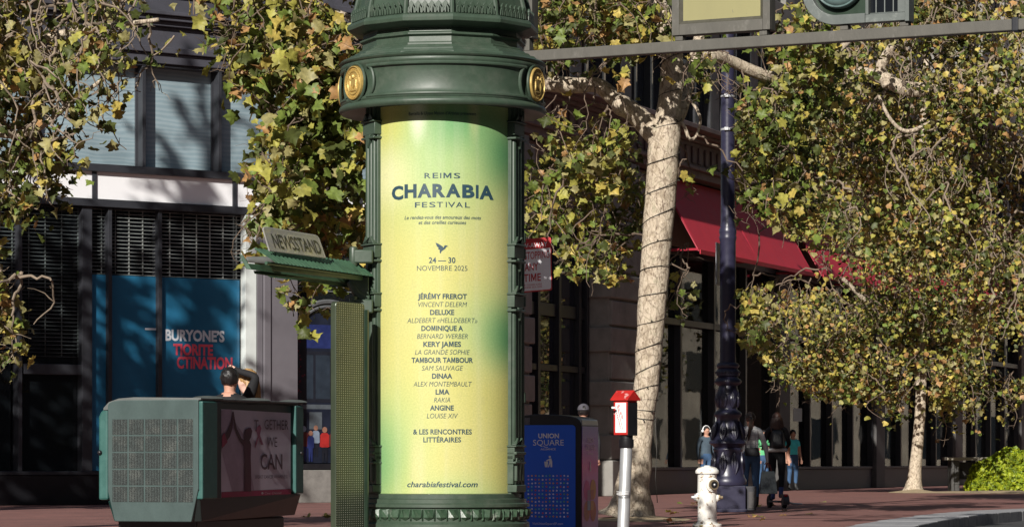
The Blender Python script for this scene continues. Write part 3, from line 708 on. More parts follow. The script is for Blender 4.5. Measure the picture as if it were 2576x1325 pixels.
def medallion(a):
    ax = R_(a); n_ = Vector((math.sin(ax), -math.cos(ax), 0)); t_ = Vector((math.cos(ax), math.sin(ax), 0)); fr = frame(KC + n_ * 0.815, t_, n_); zc = 3.912
    q = MB(); pr = [(0.0, 0.02), (0.085, 0.022), (0.090, 0.030), (0.096, 0.030), (0.100, 0.022), (0.124, 0.022), (0.128, 0.034), (0.136, 0.030), (0.138, 0.0)]
    n = 40; vs = []; fs = []
    for r, d in pr:
        for k in range(n): b = 2 * math.pi * k / n; vs.append(fr(math.cos(b) * r, d + 0.012, zc + math.sin(b) * r))
    for i in range(len(pr) - 1):
        for k in range(n): fs.append((i * n + k, i * n + (k + 1) % n, (i + 1) * n + (k + 1) % n, (i + 1) * n + k))
    q.add(vs, fs, 0, True)
    for k in range(30):                                           # ring of raised letters round the rim
        b = 2 * math.pi * k / 30; 
        if k % 6 == 0: continue
        q.box(math.cos(b) * .112 - .005, math.cos(b) * .112 + .004, 0.028, 0.040, zc + math.sin(b) * .112 - .006, zc + math.sin(b) * .112 + .006, fr)
    q.prism([(-.028, zc + .03), (.028, zc + .03), (.028, zc - .01), (0, zc - .042), (-.028, zc - .01)], 0.03, 0.044, fr)   # shield
    for s_ in (-1, 1):                                            # two supporters
        q.ball(fr(s_ * .046, .036, zc + .030), (.010, .010, .011), 8); q.tube([fr(s_ * .046, .036, zc + .02), fr(s_ * .045, .038, zc - .02), fr(s_ * .05, .034, zc - .055)], [.010, .014, .010], 6)
        q.tube([fr(s_ * .046, .036, zc + .012), fr(s_ * .03, .04, zc + .03)], .006, 6); q.tube([fr(s_ * .06, .034, zc + .06), fr(s_ * .052, .034, zc - .01)], .004, 5)
    q.tube([fr(-.06, .034, zc - .066), fr(-.03, .036, zc - .06), fr(.03, .036, zc - .06), fr(.06, .034, zc - .066)], .009, 6)
    q.ball(fr(0, .036, zc + .05), (.016, .012, .018), 8); q.tube([fr(-.03, .034, zc + .036), fr(0, .034, zc + .045), fr(.03, .034, zc + .036)], .007, 6)
    q.build('medallion', GOLD, kiosk)
    q = MB(); q.tube([fr(math.cos(2 * math.pi * k / 36) * .152, 0.018, zc + math.sin(2 * math.pi * k / 36) * .152) for k in range(37)], 0.012, 8, caps=False); q.build('medallion_rim', GREEN, kiosk)
for a in med + (-101,): medallion(a)
# stepped twelve-sided neck, ledge and ribbed dome
PH = R_(-7.8 + 15)
q = MB()
q.lathe([(0.83, 4.122), (0.815, 4.145), (0.775, 4.148), (0.765, 4.170), (0.735, 4.173), (0.722, 4.192), (0.70, 4.194), (0.69, 4.20), (0.692, 4.212), (0.682, 4.218), (0.665, 4.222), (0.662, 4.270), (0.672, 4.275), (0.688, 4.281), (0.688, 4.295), (0.668, 4.303), (0.66, 4.306), (0.655, 4.345), (0.70, 4.352), (0.735, 4.362), (0.772, 4.372), (0.788, 4.378), (0.792, 4.405), (0.780, 4.428), (0.755, 4.442), (0.60, 4.445)], KC, 12, ph=PH, smooth=False)
q.build('stepped_neck', GREEN, kiosk, bev=0.004)
q = MB()
q.lathe([(0.715, 4.435), (0.712, 4.525), (0.690, 4.625), (0.65, 4.745), (0.57, 4.885), (0.45, 5.005), (0.30, 5.095), (0.12, 5.145)], KC, 12, ph=PH, smooth=False); q.build('dome', GREEN, kiosk)
q = MB()
for k in range(12):
    a = math.degrees(PH) + 30 * k
    q.tube([ka(a, r, z) for r, z in ((0.735, 4.435), (0.725, 4.525), (0.70, 4.625), (0.66, 4.745), (0.58, 4.885), (0.46, 5.010), (0.31, 5.100), (0.12, 5.155))], 0.020, 8)
q.build('dome_rib', GREEN, kiosk)
q = MB(); q.lathe([(0.13, 5.125), (0.16, 5.185), (0.08, 5.265), (0.06, 5.385), (0.11, 5.5), (0.05, 5.6), (0.0, 5.815)], KC, 20); q.build('finial', GREEN, kiosk)
for k in range(12):                                               # pierced cresting of pointed leaves round the dome foot
    q = MB()
    a0, a1 = math.degrees(PH) + 30 * k + 2.2, math.degrees(PH) + 30 * k + 27.8
    A, B = ka(a0, 0.752, 0), ka(a1, 0.752, 0); t_ = (B - A).normalized(); n_ = Vector((t_.y, -t_.x, 0)); L_ = (B - A).length; fr = frame(A, t_, n_)
    m = 6; st = L_ / m
    for j in range(m):
        u = st * (j + .5)
        q.prism([(u - .006, 4.443), (u + .006, 4.443), (u + .008, 4.485), (u + .020, 4.513), (u + .014, 4.527), (u, 4.543), (u - .014, 4.527), (u - .020, 4.513), (u - .008, 4.485)], -0.008, 0.008, fr)
        q.prism([(u - .030, 4.443), (u - .018, 4.443), (u - .016, 4.475), (u - .007, 4.500), (u - .013, 4.510), (u - .028, 4.480)], -0.006, 0.006, fr)
        q.prism([(u + .018, 4.443), (u + .030, 4.443), (u + .028, 4.480), (u + .013, 4.510), (u + .007, 4.500), (u + .016, 4.475)], -0.006, 0.006, fr)
    q.build('cresting', GREEN, kiosk, bev=0.002)
# newsstand side: door wing of dimpled metal, canopy and glass sign
def dimple_mat():
    m, N, L, b = NEW('dimpled_olive_metal')
    tc = N.new('ShaderNodeTexCoord'); sp = N.new('ShaderNodeSeparateXYZ'); L.new(tc.outputs['UV'], sp.inputs[0])
    fx = math_(N, L, 'SUBTRACT', math_(N, L, 'FRACT', sp.outputs[0]), 0.5); fz = math_(N, L, 'SUBTRACT', math_(N, L, 'FRACT', sp.outputs[1]), 0.5)
    d = math_(N, L, 'SQRT', math_(N, L, 'ADD', math_(N, L, 'MULTIPLY', fx, fx), math_(N, L, 'MULTIPLY', fz, fz)))
    f = ramp(N, L, d, [(0.16, (1, 1, 1)), (0.26, (0, 0, 0))])
    n = tex(N, L, 'ShaderNodeTexNoise', 4.0, Detail=6.0)
    c0 = ramp(N, L, n.outputs[0], [(0.3, (0.038, 0.052, 0.032)), (0.7, (0.062, 0.078, 0.05))])
    L.new(mixc(N, L, f, c0, (0.55, 0.56, 0.50)), b.inputs['Base Color']); b.inputs['Roughness'].default_value = 0.35; b.inputs['Metallic'].default_value = 0.3
    bumpn(N, L, b, f, 0.6, 0.01); return m
DIMP = dimple_mat()
def dwing():
    D0, D1 = 24.75, 25.15; A = P(845, 757, D0); A.z = 0; B = P(918, 757, D1); B.z = 0; zt = EYE + (HOR - 757) * D0 / FPX
    t_ = (B - A).normalized(); n_ = Vector((t_.y, -t_.x, 0)); fr = frame(A, t_, n_); L_ = (B - A).length
    q = MB(); r = 0.035; poly = [(0, 0.03), (L_, 0.03)] + [(L_ - r + r * math.cos(b), zt - r + r * math.sin(b)) for b in (0, .52, 1.05, 1.57)] + [(r + r * math.cos(b), zt - r + r * math.sin(b)) for b in (1.57, 2.1, 2.6, 3.14)]
    q.prism(poly, -0.05, 0.0, fr); o = q.build('door_wing', DIMP, kiosk, bev=0.006)
    me = o.data; uvl = me.uv_layers.new(name='UVMap')
    for p in me.polygons:
        for li, vi in zip(p.loop_indices, p.vertices):
            w = me.vertices[vi].co + KC - A; uvl.data[li].uv = (w.dot(t_) / L_ * 13.6, w.z / 0.0182 if abs(p.normal.dot(n_)) > .5 else 0)
    q = MB(); A2, B2 = P(918, 757, D1), P(930, 757, 25.4)
    q.tube([Vector((B.x + .0, B.y + .02, 0.03)), Vector((B.x, B.y + .02, zt - .05))], 0.03, 8); q.build('wing_hinge', GREEN_D, kiosk)
    q = MB(); a = P(838, 785, 25.1); b = P(847, 785, 25.1); z0 = EYE + (HOR - 1092) * 25.1 / FPX
    q.box(a.x, b.x, a.y, a.y + 0.35, z0, a.z); o = q.build('display_board', M('pale_board', (0.55, 0.53, 0.52), 0.6), kiosk)
    q = MB()
    for y0, y1 in ((785, 880), (925, 940), (1030, 1092)): q.box(a.x - .003, a.x + 0.012, a.y - .004, a.y - .001, EYE + (HOR - y1) * 25.1 / FPX, EYE + (HOR - y0) * 25.1 / FPX)
    q.build('red_panel', M('red_board_print', (0.55, 0.08, 0.06), 0.6), o)
dwing()
def strip(mbx, la, lb_, ra, rb_, n, amp, thick, mi=0):
    pass
def canopy():
    q = MB()                                                      # fluted valance
    TL, TR, BL, BR = P(664, 626, 23.9), P(924, 662, 25.5), P(678, 661, 23.95), P(926, 696, 25.45)
    n = 27; k = 8; vs = []; fs = []; rows = 7
    out = ((TR - TL).normalized().cross(Vector((0, 0, 1)))).normalized()
    if out.y > 0: out = -out
    for i in range(n * k + 1):
        f = i / (n * k); ph = math.sin(f * n * 2 * math.pi); rr = 0.5 + 0.5 * ph
        for j in range(rows):
            g = j / (rows - 1); p = TL.lerp(TR, f).lerp(BL.lerp(BR, f), g)
            p = p + out * (-0.09 * (1 - g) ** 1.5 + 0.05 * g + 0.016 * ph) + Vector((0.012 * 0, 0, 0.014 * rr * (1 - g) ** 3))
            vs.append(p)
    for i in range(n * k):
        for j in range(rows - 1): a = i * rows + j; fs.append((a, a + rows, a + rows + 1, a + 1))
    q.add(vs, fs, 0, True)
    q.tube([BL + out * -.03, BR + out * -.03], 0.014, 6)
    can = q.build('canopy', CANOPY, kiosk, sharp=60)
    q = MB()                                                      # stepped channels under it
    def beam(a, b, c, d, dep, fr_mi=0):                           # a,b top left/right ; c,d bottom left/right
        dv = Vector((0.12, 0, 0)) * 0 + Vector((0.55, 1.0, 0)).normalized() * dep
        q.hexa([c, d, d + dv, c + dv, a, b, b + dv, a + dv], fr_mi)
    beam(P(655, 664, 24.0), P(905, 697, 25.4), P(655, 678, 24.0), P(905, 706, 25.4), 0.5)
    beam(P(620, 661, 24.3), P(890, 704, 25.5), P(622, 677, 24.3), P(890, 716, 25.5), 0.5)
    beam(P(636, 679, 24.4), P(880, 706, 25.5), P(640, 689, 24.4), P(876, 724, 25.5), 0.45)
    beam(P(672, 693, 24.5), P(880, 712, 25.5), P(678, 697, 24.5), P(872, 720, 25.5), 0.4)
    q.build('canopy_channel', CANOPY, can, bev=0.006)
    q = MB(); q.hexa([P(619, 676, 24.28), P(634, 678, 24.28), P(634, 678, 24.34), P(619, 676, 24.34), P(602, 640, 24.28), P(612, 641, 24.28), P(612, 641, 24.34), P(602, 640, 24.34)])
    q.hexa([P(603, 656, 24.5), P(625, 660, 24.5), P(625, 660, 24.6), P(603, 656, 24.6), P(603, 652, 24.5), P(625, 655, 24.5), P(625, 655, 24.6), P(603, 652, 24.6)])
    q.build('canopy_end_blade', CANOPY, can, bev=0.004)
    q = MB(); q.hexa([P(622, 660, 24.35), P(690, 666, 24.5), P(690, 664, 25.1), P(622, 659, 24.9), P(616, 645, 24.35), P(684, 647, 24.5), P(684, 645, 25.1), P(620, 645, 24.9)])
    q.build('canopy_roof_sheet', M('smoked_sheet', (0.16, 0.165, 0.155), 0.4, var=0.3), can, bev=0.02)
    q = MB()
    for s_ in (0, 1):
        path = [P(930, 762 - 12 * s_, 25.42), P(916, 758 - 10 * s_, 25.42), P(900, 745 - 8 * s_, 25.42), P(888, 725 - 6 * s_, 25.42), P(878, 708, 25.42)]
        q.tube(path, 0.03, 8)
    q.hexa([P(895, 742, 25.4), P(928, 764, 25.4), P(928, 764, 25.6), P(895, 742, 25.6), P(876, 700, 25.4), P(928, 692, 25.4), P(928, 692, 25.6), P(876, 700, 25.6)])
    q.build('canopy_bracket', GREEN, can, bev=0.01)
    # hinges on the column
    for y in (645, 770):
        q = MB(); a = P(920, y, 25.38); q.box(a.x - 0.11, a.x + 0.06, a.y - 0.03, a.y + 0.05, a.z - 0.055, a.z + 0.055); q.tube([a + Vector((-.1, 0, -.08)), a + Vector((-.1, 0, .08))], 0.035, 8); q.build('hinge', GREEN, kiosk, bev=0.012)
    # clear sign standing on the canopy
    SA, SB, SC_, SD = P(661, 570, 23.98), P(801, 593, 24.75), P(820, 648, 24.8), P(679, 630, 24.0)
    gm, N, L, b = NEW('clear_sign_sheet'); b.inputs['Base Color'].default_value = (0.5, 0.48, 0.45, 1); b.inputs['Roughness'].default_value = 0.15
    tr = N.new('ShaderNodeBsdfTransparent'); tr.inputs[0].default_value = (0.9, 0.88, 0.85, 1); mx = N.new('ShaderNodeMixShader'); mx.inputs[0].default_value = 0.45
    L.new(b.outputs[0], mx.inputs[1]); L.new(tr.outputs[0], mx.inputs[2]); L.new(mx.outputs[0], N['Material Output'].inputs[0])
    nrm = (SB - SA).cross(SD - SA).normalized()
    if nrm.y > 0: nrm = -nrm
    def at(u, v): return SA.lerp(SB, u).lerp(SD.lerp(SC_, u), 1 - v)
    q = MB(); rim = []
    for cu, cv, a0 in ((0.05, 0.90, 90), (0.95, 0.90, 0)):
        pass
    pts = [at(0, 0), at(1, 0), at(1.0, 0.90), at(0.985, 0.97), at(0.95, 1.0), at(0.06, 1.0), at(0.018, 0.96), at(0, 0.88)]
    m = len(pts); bk = [p - nrm * 0.012 for p in pts]
    q.add(pts + bk, [tuple(range(m)), tuple(range(2 * m - 1, m - 1, -1))] + [(i, i + m, (i + 1) % m + m, (i + 1) % m) for i in range(m)])
    sg = q.build('sign_panel', gm, can)
    q = MB(); q.tube([p - nrm * .006 for p in pts] + [pts[0] - nrm * .006], 0.006, 6); q.build('sign_edge', M('sign_edge_grey', (0.35, 0.34, 0.32), 0.4), sg)
    q = MB(); letters(q, "NEWSSTAND", 0.10, 0.95, 0.46, 0.60, lambda x, z: at(x, z) + nrm * 0.003, bold=0.008); q.build('lettering', M('sign_black_letters', (0.015, 0.015, 0.015), 0.5), sg)
canopy()
# ------------------------------------------------------------------ newspaper rack with advertising panel
RK = M('rack_green_grey', (0.042, 0.070, 0.067), 0.5, var=0.14, scale=5, grime=(0.095, 0.12, 0.115), gscale=3.5, gthr=(0.56, 0.85), bump=0.05, stretch=(1, 1, 0.6))
RKT = M('rack_teal', (0.028, 0.10, 0.088), 0.45, var=0.12, scale=6, grime=(0.045, 0.13, 0.115), gscale=9)
RKD = M('rack_dark_green', (0.014, 0.022, 0.021), 0.4, var=0.2)
def mesh_mat():
    m, N, L, b = NEW('perforated_rack_mesh')
    t = tex(N, L, 'ShaderNodeTexVoronoi', 105.0); t.feature = 'F1'; t.inputs['Randomness'].default_value = 0.35
    n = tex(N, L, 'ShaderNodeTexNoise', 9.0, Detail=5.0)
    f = ramp(N, L, t.outputs['Distance'], [(0.36, (0, 0, 0)), (0.5, (1, 1, 1))])
    c1 = ramp(N, L, n.outputs[0], [(0.45, (0.030, 0.042, 0.040)), (0.8, (0.085, 0.095, 0.085))])
    L.new(mixc(N, L, f, (0.008, 0.010, 0.010), c1), b.inputs['Base Color']); b.inputs['Roughness'].default_value = 0.6; bumpn(N, L, b, f, 0.5, 0.01); return m
RMESH = mesh_mat()
RD = 27.6; RS = FPX / RD
rcx = (500 - 1288) / RS
t1 = Vector((math.cos(R_(-20)), math.sin(R_(-20)), 0)); n1 = Vector((t1.y, -t1.x, 0))         # sunny end
t2 = Vector((math.cos(R_(70)), math.sin(R_(70)), 0)); n2 = Vector((t2.y, -t2.x, 0))           # shaded side with the poster
CORN = Vector((rcx, RD, 0)); F1 = frame(CORN, t1, n1); F2 = frame(CORN, t2, n2)
def rz(py): return EYE + (HOR - py) / RS
def u1(px): return (px - 500) / RS / math.cos(R_(20)) * (1 - (px - 500) / RS * math.tan(R_(20)) / RD)   # along the sunny end
def u2(px):
    a = (px - 1288) / FPX; return (a * RD - CORN.x) / (t2.x - a * t2.y)
rack = thing('newspaper_rack', CORN, 'grey green newspaper rack with perforated end and pink awareness poster', 'newspaper rack')
W1, W2 = u1(262), u2(757)
zt, zb = rz(1000), rz(1312)
q = MB()
wl = u1(237)
q.hexa([F1(wl, -.05, rz(1258)), F1(-0.0, -.05, rz(1258)), F2(W2, -.04, rz(1258)), F1(wl, -W2, rz(1258)), F1(wl, -.05, rz(1040)), F1(0, -.05, rz(1006)), F2(W2, -.04, rz(1006)), F1(wl, -W2, rz(1040))])
body = q.build('body', RKD, rack)
q = MB()                                                          # end panel: bevelled foot, rounded shoulder
W1a = u1(262)
poly = [(u1(280), zb), (u1(480), zb), (-0.004, rz(1228)), (-0.004, rz(1004)), (u1(300), rz(1004)), (u1(278), rz(1006)), (u1(266), rz(1011)), (W1a, rz(1018)), (W1a, rz(1236))]
q.prism(poly, -0.05, 0.0, F1); q.build('end_panel', RK, rack, bev=0.008)
q = MB()
for i in range(5):
    for j in range(5):
        x0 = u1(275 + 42.9 * i); x1 = u1(275 + 42.9 * i + 38.5); z1 = rz(1053 + 42.6 * j); z0 = rz(1053 + 42.6 * j + 38.5)
        q.box(x0, x1, 0.0005, 0.004, z0, z1, F1)
q.build('perforated_grille', RMESH, rack)
q = MB(); q.prism([(u1(236), rz(1258)), (u1(261), rz(1258)), (u1(261), rz(1022)), (u1(250), rz(1026)), (u1(241), rz(1034)), (u1(236), rz(1046))], -0.30, -0.012, F1); q.build('corner_post', RKT, rack, bev=0.02)
q = MB(); q.hexa([F1(u1(240) , -.32, zb), F1(u1(278), -.014, zb), F1(u1(278), -.30, zb), F1(u1(250), -.5, zb), F1(u1(236), -.32, rz(1259)), F1(u1(261), -.014, rz(1259)), F1(u1(261), -.3, rz(1259)), F1(u1(240), -.5, rz(1259))]); q.build('foot_panel', RKT, rack, bev=0.01)
q = MB(); q.box(u2(502), u2(540), -0.05, 0.03, rz(1255), rz(1008), F2); q.build('corner_post', RKT, rack, bev=0.012)
q = MB(); q.box(u2(737), u2(757), -0.05, 0.03, rz(1246), rz(1010), F2); q.build('corner_post', RKT, rack, bev=0.012)
q = MB(); a = F2(u2(750), 0.032, rz(1137)); q.ball(a, 0.018, 10); q.build('lock', BLACK, rack); q = MB(); a = F1(u1(241), -0.005, rz(1137)); q.ball(a, 0.022, 10); q.build('lock', BLACK, rack)
q = MB(); q.hexa([F1(u1(470), -.02, zb + .002), F1(-0.02, -.10, zb + .002), F2(W2 - .01, -.06, rz(1304)), F1(u1(470), -W2 + .1, rz(1304)), F1(-0.01, -.012, rz(1230)), F1(0.0, -.01, rz(1229)), F2(W2, 0.0, rz(1248)), F1(-.2, -W2, rz(1248))]); q.build('lower_skirt', RKD, rack, bev=0.01)
q = MB(); q.box(u2(541), u2(553), -0.04, 0.015, rz(1255), rz(1008), F2); q.box(u2(553) + .002, u2(736), -0.04, -0.006, rz(1240), rz(1010), F2); q.build('ad_frame', BLACK, rack, bev=0.004)
AD = M('ad_print_grey', (0.50, 0.46, 0.54), 0.5, var=0.12, scale=2.5, coat=0.25)
q = MB(); q.quad(F2(u2(556), 0.0, rz(1252)), F2(u2(731), 0.0, rz(1247)), F2(u2(731), 0.0, rz(1030)), F2(u2(556), 0.0, rz(1026))); ad = q.build('ad_poster', AD, rack)
def adp(x, y, l=1): return F2(u2(x), 0.0 + 0.0025 * l, rz(y))
q = MB()
def poly2(pts, mi, l): q.add([adp(x, y, l) for x, y in pts], [tuple(range(len(pts)))], mi)
poly2([(556, 1030), (566, 1026), (582, 1026), (592, 1060), (612, 1090), (640, 1240), (585, 1240), (556, 1130)], 0, 1)      # pale ribbon shade
poly2([(556, 1238), (731, 1233), (731, 1247), (556, 1252)], 1, 2)
poly2([(586, 1031), (589, 1050), (594, 1075), (606, 1100), (612, 1104), (612, 1090), (614, 1078), (622, 1073), (629, 1072), (633, 1080), (630, 1096), (626, 1104), (630, 1116), (629, 1150), (630, 1180), (630, 1238), (612, 1238), (613, 1160), (611, 1120), (600, 1105), (588, 1075), (585, 1052), (583, 1075), (577, 1095), (563, 1116), (556, 1128), (556, 1102), (570, 1080), (580, 1055), (583, 1032)], 2, 3)
poly2([(640, 1080), (646, 1068), (652, 1063), (656, 1072), (652, 1090), (657, 1104), (661, 1116), (655, 1116), (649, 1098), (644, 1115), (640, 1126), (640, 1112), (646, 1094), (644, 1082)], 4, 3)
poly2([(556, 1095), (562, 1085), (570, 1110), (560, 1122), (556, 1124)], 1, 4)
def adt(s, x0, x1, y, cap, mi=3, bold=0.0):
    letters(q, s, x0, x1, -y, cap, lambda x, z: adp(x, -z, 4), bold=bold, mi=mi)
adt("T", 637, 648, 1064, 27); adt("GETHER", 663, 723, 1062, 26); adt("WE", 669, 695, 1108, 26); adt("CAN", 653, 708, 1160, 40, bold=0.012); adt("BREAST CANCER AWARENESS", 640, 721, 1200, 9)
adt("● Clear Channel", 655, 705, 1243, 6, mi=5)
q.build('print', [M('ad_mauve', (0.33, 0.26, 0.33), 0.5), M('ad_magenta', (0.25, 0.01, 0.06), 0.5), M('ad_silhouette', (0.055, 0.004, 0.02), 0.5), M('ad_text', (0.07, 0.03, 0.05), 0.5), M('ad_ribbon', (0.20, 0.05, 0.10), 0.5), M('ad_credit', (0.45, 0.35, 0.4), 0.5)], ad)
q = MB(); fr_t = lambda u, w, z: CORN + t1 * u + t2 * w + Vector((0, 0, z))
WL = u1(250)
sec = [(WL, rz(1024)), (u1(264), rz(1009)), (u1(290), rz(1000)), (u1(330), rz(997)), (0.02, rz(1000)), (0.02, rz(1005)), (WL, rz(1030))]
vs = [fr_t(u, w, z) for w in (0.004, W2) for u, z in sec]; m = len(sec)
q.add(vs, [tuple(range(m)), tuple(range(2 * m - 1, m - 1, -1))] + [(i, i + m, (i + 1) % m + m, (i + 1) % m) for i in range(m)]); q.build('roof', M('rack_roof', (0.11, 0.12, 0.115), 0.6, var=0.2), rack, bev=0.004)
for px in (520, 640, 735):                                        # round hoods over the compartments behind
    q = MB()
    w0 = u2(px); c0 = fr_t(0.0, max(0.05, w0), 0); hw = 0.30 if px > 530 else 0.2
    vs = []; fs = []
    for k in range(13):
        a = math.pi * k / 12; p = Vector((math.cos(a) * 40 / RS, 0, math.sin(a) * 7.5 / RS))
        vs += [c0 + p + Vector((0, 0.05, rz(1001))), c0 + p + Vector((-.05, 0.6, rz(1001)))]
    for k in range(12): fs.append((2 * k, 2 * k + 1, 2 * k + 3, 2 * k + 2))
    q.add(vs, fs, 0, True); q.add([vs[2 * k] for k in range(13)], [tuple(range(13))]); q.build('compartment_hood', RKD, rack)
q = MB(); q.hexa([fr_t(-.86, .12, 0), fr_t(-.08, .12, 0), fr_t(-.08, W2 - .2, 0), fr_t(-.86, W2 - .2, 0), fr_t(-.86, .12, zb + .02), fr_t(-.08, .12, zb + .02), fr_t(-.08, W2 - .2, zb + .02), fr_t(-.86, W2 - .2, zb + .02)]); q.build('pedestal', BLACK, rack, bev=0.02)
# ------------------------------------------------------------------ rubbish compactor
def yawframe(o, az):                                             # frame whose face looks az degrees right of the camera
    t = Vector((math.cos(R_(az)), math.sin(R_(az)), 0)); n = Vector((t.y, -t.x, 0)); return frame(o, t, n), t, n
def bin_():
    D = 29.3; S = FPX / D; C = Vector(((1462 - 1288) / S, D, 0)); FA, ta, na = yawframe(C, -17); FB_, tb, nb_ = yawframe(C, 73)
    z = lambda y: EYE + (HOR - y) / S; ua = lambda x: (x - 1462) / S / math.cos(R_(17)); ub_ = lambda x: (x - 1462) / S / math.cos(R_(73)) / (1 + 0.0)
    t = thing('rubbish_compactor', FA(ua(1380), -0.3, 0), 'blue fronted street rubbish compactor beside the kiosk with pink side', 'rubbish bin')
    q = MB(); poly = [(ua(1298), 0.03), (0, 0.03), (0, z(1066)), (ua(1457), z(1056)), (ua(1450), z(1050)), (ua(1435), z(1046)), (ua(1400), z(1042)), (ua(1365), z(1040.5)), (ua(1340), z(1041)), (ua(1315), z(1044)), (ua(1304), z(1049)), (ua(1298), z(1060))]
    q.prism(poly, -0.60, 0.0, FA); q.build('body', BLACK, t, bev=0.008)
    q = MB(); q.hexa([FB_(0.012, .004, z(1069)), FB_(.60, .004, z(1069)), FB_(.60, -.25, z(1069)), FB_(0.012, -.25, z(1069)), FB_(.02, .0, z(1053)), FB_(.58, .0, z(1053)), FB_(.58, -.25, z(1046)), FB_(.02, -.25, z(1046))])
    q.build('lid', M('bin_lid_metal', (0.30, 0.30, 0.29), 0.35, metal=0.7, var=0.15), t, bev=0.01)
    BL = M('bin_blue_print', (0.016, 0.135, 0.78), 0.5, var=0.05, scale=2)
    q = MB(); r = 0.03; x0, x1, z0, z1 = ua(1311), ua(1448), 0.06, z(1068); q.prism([(x0, z0), (x1, z0), (x1, z1 - r), (x1 - r * .3, z1 - r * .3), (x1 - r, z1), (x0 + r, z1), (x0 + r * .3, z1 - r * .3), (x0, z1 - r)], 0.001, 0.006, FA); fp = q.build('front_panel', BL, t)
    q = MB(); pf = lambda x, zz: FA(ua(x), 0.0085, zz)
    def tx(s, a, b, y, cap, mi=0, bold=0.0): letters(q, s, a, b, z(y), cap / S, pf, bold=bold, mi=mi)
    tx("UNION", 1355, 1407, 1095, 11.5, 0, 0.03); tx("SQUARE", 1342, 1419, 1112, 14.5); tx("ALLIANCE", 1361, 1399, 1128.5, 5, 0, 0.01); tx("VisitUnionSquareSF.com", 1340, 1417, 1316, 6)
    q.tube([pf(1367, z(1120)), pf(1372, z(1123.5)), pf(1379, z(1124))], 0.003, 5)
    for pts in ([(1384, 1152), (1388, 1152), (1390, 1160), (1390, 1174), (1386, 1174), (1385, 1164), (1382, 1174), (1379, 1174), (1383, 1162), (1382, 1157), (1376, 1160), (1375, 1157)], [(1370, 1160), (1380, 1160), (1378, 1174), (1372, 1174)]):
        q.add([pf(x, z(y)) for x, y in pts], [tuple(range(len(pts)))], 0)
    q.add([pf(1384 + 3 * math.cos(k * .63), z(1148 + 3 * math.sin(k * .63))) for k in range(10)], [tuple(range(10))], 0)
    for i in range(12):
        for j in range(12):
            x = 1330 + 9.0 * i + random.uniform(-.6, .6); y = 1196 + 9.3 * j + random.uniform(-.8, .8); a = random.uniform(0, 1.5)
            mi = random.choice([0, 2, 3, 4, 5, 6, 0])
            q.add([pf(x + 2.7 * math.cos(a + k * 1.571), z(y + 2.7 * math.sin(a + k * 1.571))) for k in range(4)], [(0, 1, 2, 3)], mi)
    mats = [M('bin_white_print', (0.8, 0.82, 0.86), 0.5), BL] + [M('bin_dot_print', c, 0.5) for c in ((0.18, 0.62, 0.68), (0.8, 0.42, 0.08), (0.7, 0.11, 0.1), (0.6, 0.35, 0.66), (0.17, 0.52, 0.2))]
    q.build('lettering', mats, fp)
    m, N, L, b = NEW('bin_pink_print'); g = N.new('ShaderNodeTexCoord').outputs['Generated']; s = N.new('ShaderNodeSeparateXYZ'); L.new(g, s.inputs[0])
    nz = tex(N, L, 'ShaderNodeTexNoise', 3.0, Detail=2.0); h = math_(N, L, 'ADD', s.outputs[2], math_(N, L, 'MULTIPLY', math_(N, L, 'SUBTRACT', nz.outputs[0], .5), .16))
    c = ramp(N, L, h, [(0.0, (0.26, 0.15, 0.55)), (0.25, (0.72, 0.20, 0.48)), (0.48, (0.72, 0.20, 0.60)), (0.68, (0.9, 0.085, 0.42)), (0.85, (0.38, 0.13, 0.52)), (1.0, (0.20, 0.15, 0.48))])
    L.new(c, b.inputs['Base Color']); b.inputs['Roughness'].default_value = 0.3
    q = MB(); q.box(0.02, 0.575, 0.001, 0.006, 0.06, z(1071), FB_); sp = q.build('side_panel', m, t)
    q = MB(); ps = lambda x, zz, l=0: FB_((x - 1463) / 50 * 0.575 + 0.01, 0.0085 + l * .002, zz)
    def ts(s_, a, b_, y, cap, bold=0.0): letters(q, s_, a, b_, z(y), cap / S, ps, bold=bold, mi=0)
    ts("UNION", 1478, 1497, 1106, 11, 0.02); ts("SQUARE", 1473, 1502, 1124, 15); ts("ALLIANCE", 1480, 1496, 1140, 5)
    for cx, cy, mi in ((1477, 1233, 1), (1496, 1231, 2), (1477, 1285, 3), (1496, 1286, 4)):
        q.add([ps(cx + 9 * math.cos(k * .314), z(cy + 26 * math.sin(k * .314))) for k in range(20)], [tuple(range(20))], mi)
    for x0_, x1_, y0_, y1_, mi in ((1478, 1487, 1232, 1257, 5), (1488, 1497, 1232, 1257, 3), (1478, 1487, 1259, 1283, 6), (1488, 1497, 1259, 1283, 2)):
        q.add([ps(x0_, z(y1_), 1), ps(x1_, z(y1_), 1), ps(x1_, z(y0_), 1), ps(x0_, z(y0_), 1)], [(0, 1, 2, 3)], mi)
    q.add([ps(x, z(y)) for x, y in ((1486, 1160), (1489, 1160), (1490, 1184), (1485, 1184))], [(0, 1, 2, 3)], 0)
    q.build('lettering', [M('bin_side_white', (0.85, 0.6, 0.66), 0.5)] + [M('bin_side_shape', c_, 0.45) for c_ in ((0.8, 0.1, 0.35), (0.85, 0.36, 0.1), (0.7, 0.22, 0.12), (0.8, 0.2, 0.1), (0.55, 0.25, 0.38), (0.40, 0.42, 0.55))], sp)
    q = MB(); q.box(ua(1312), ua(1334), 0.001, 0.006, z(1067), z(1049.5), FA); q.build('sticker', M('bin_sticker', (0.10, 0.10, 0.11), 0.5, var=0.3, scale=30), t)
bin_()

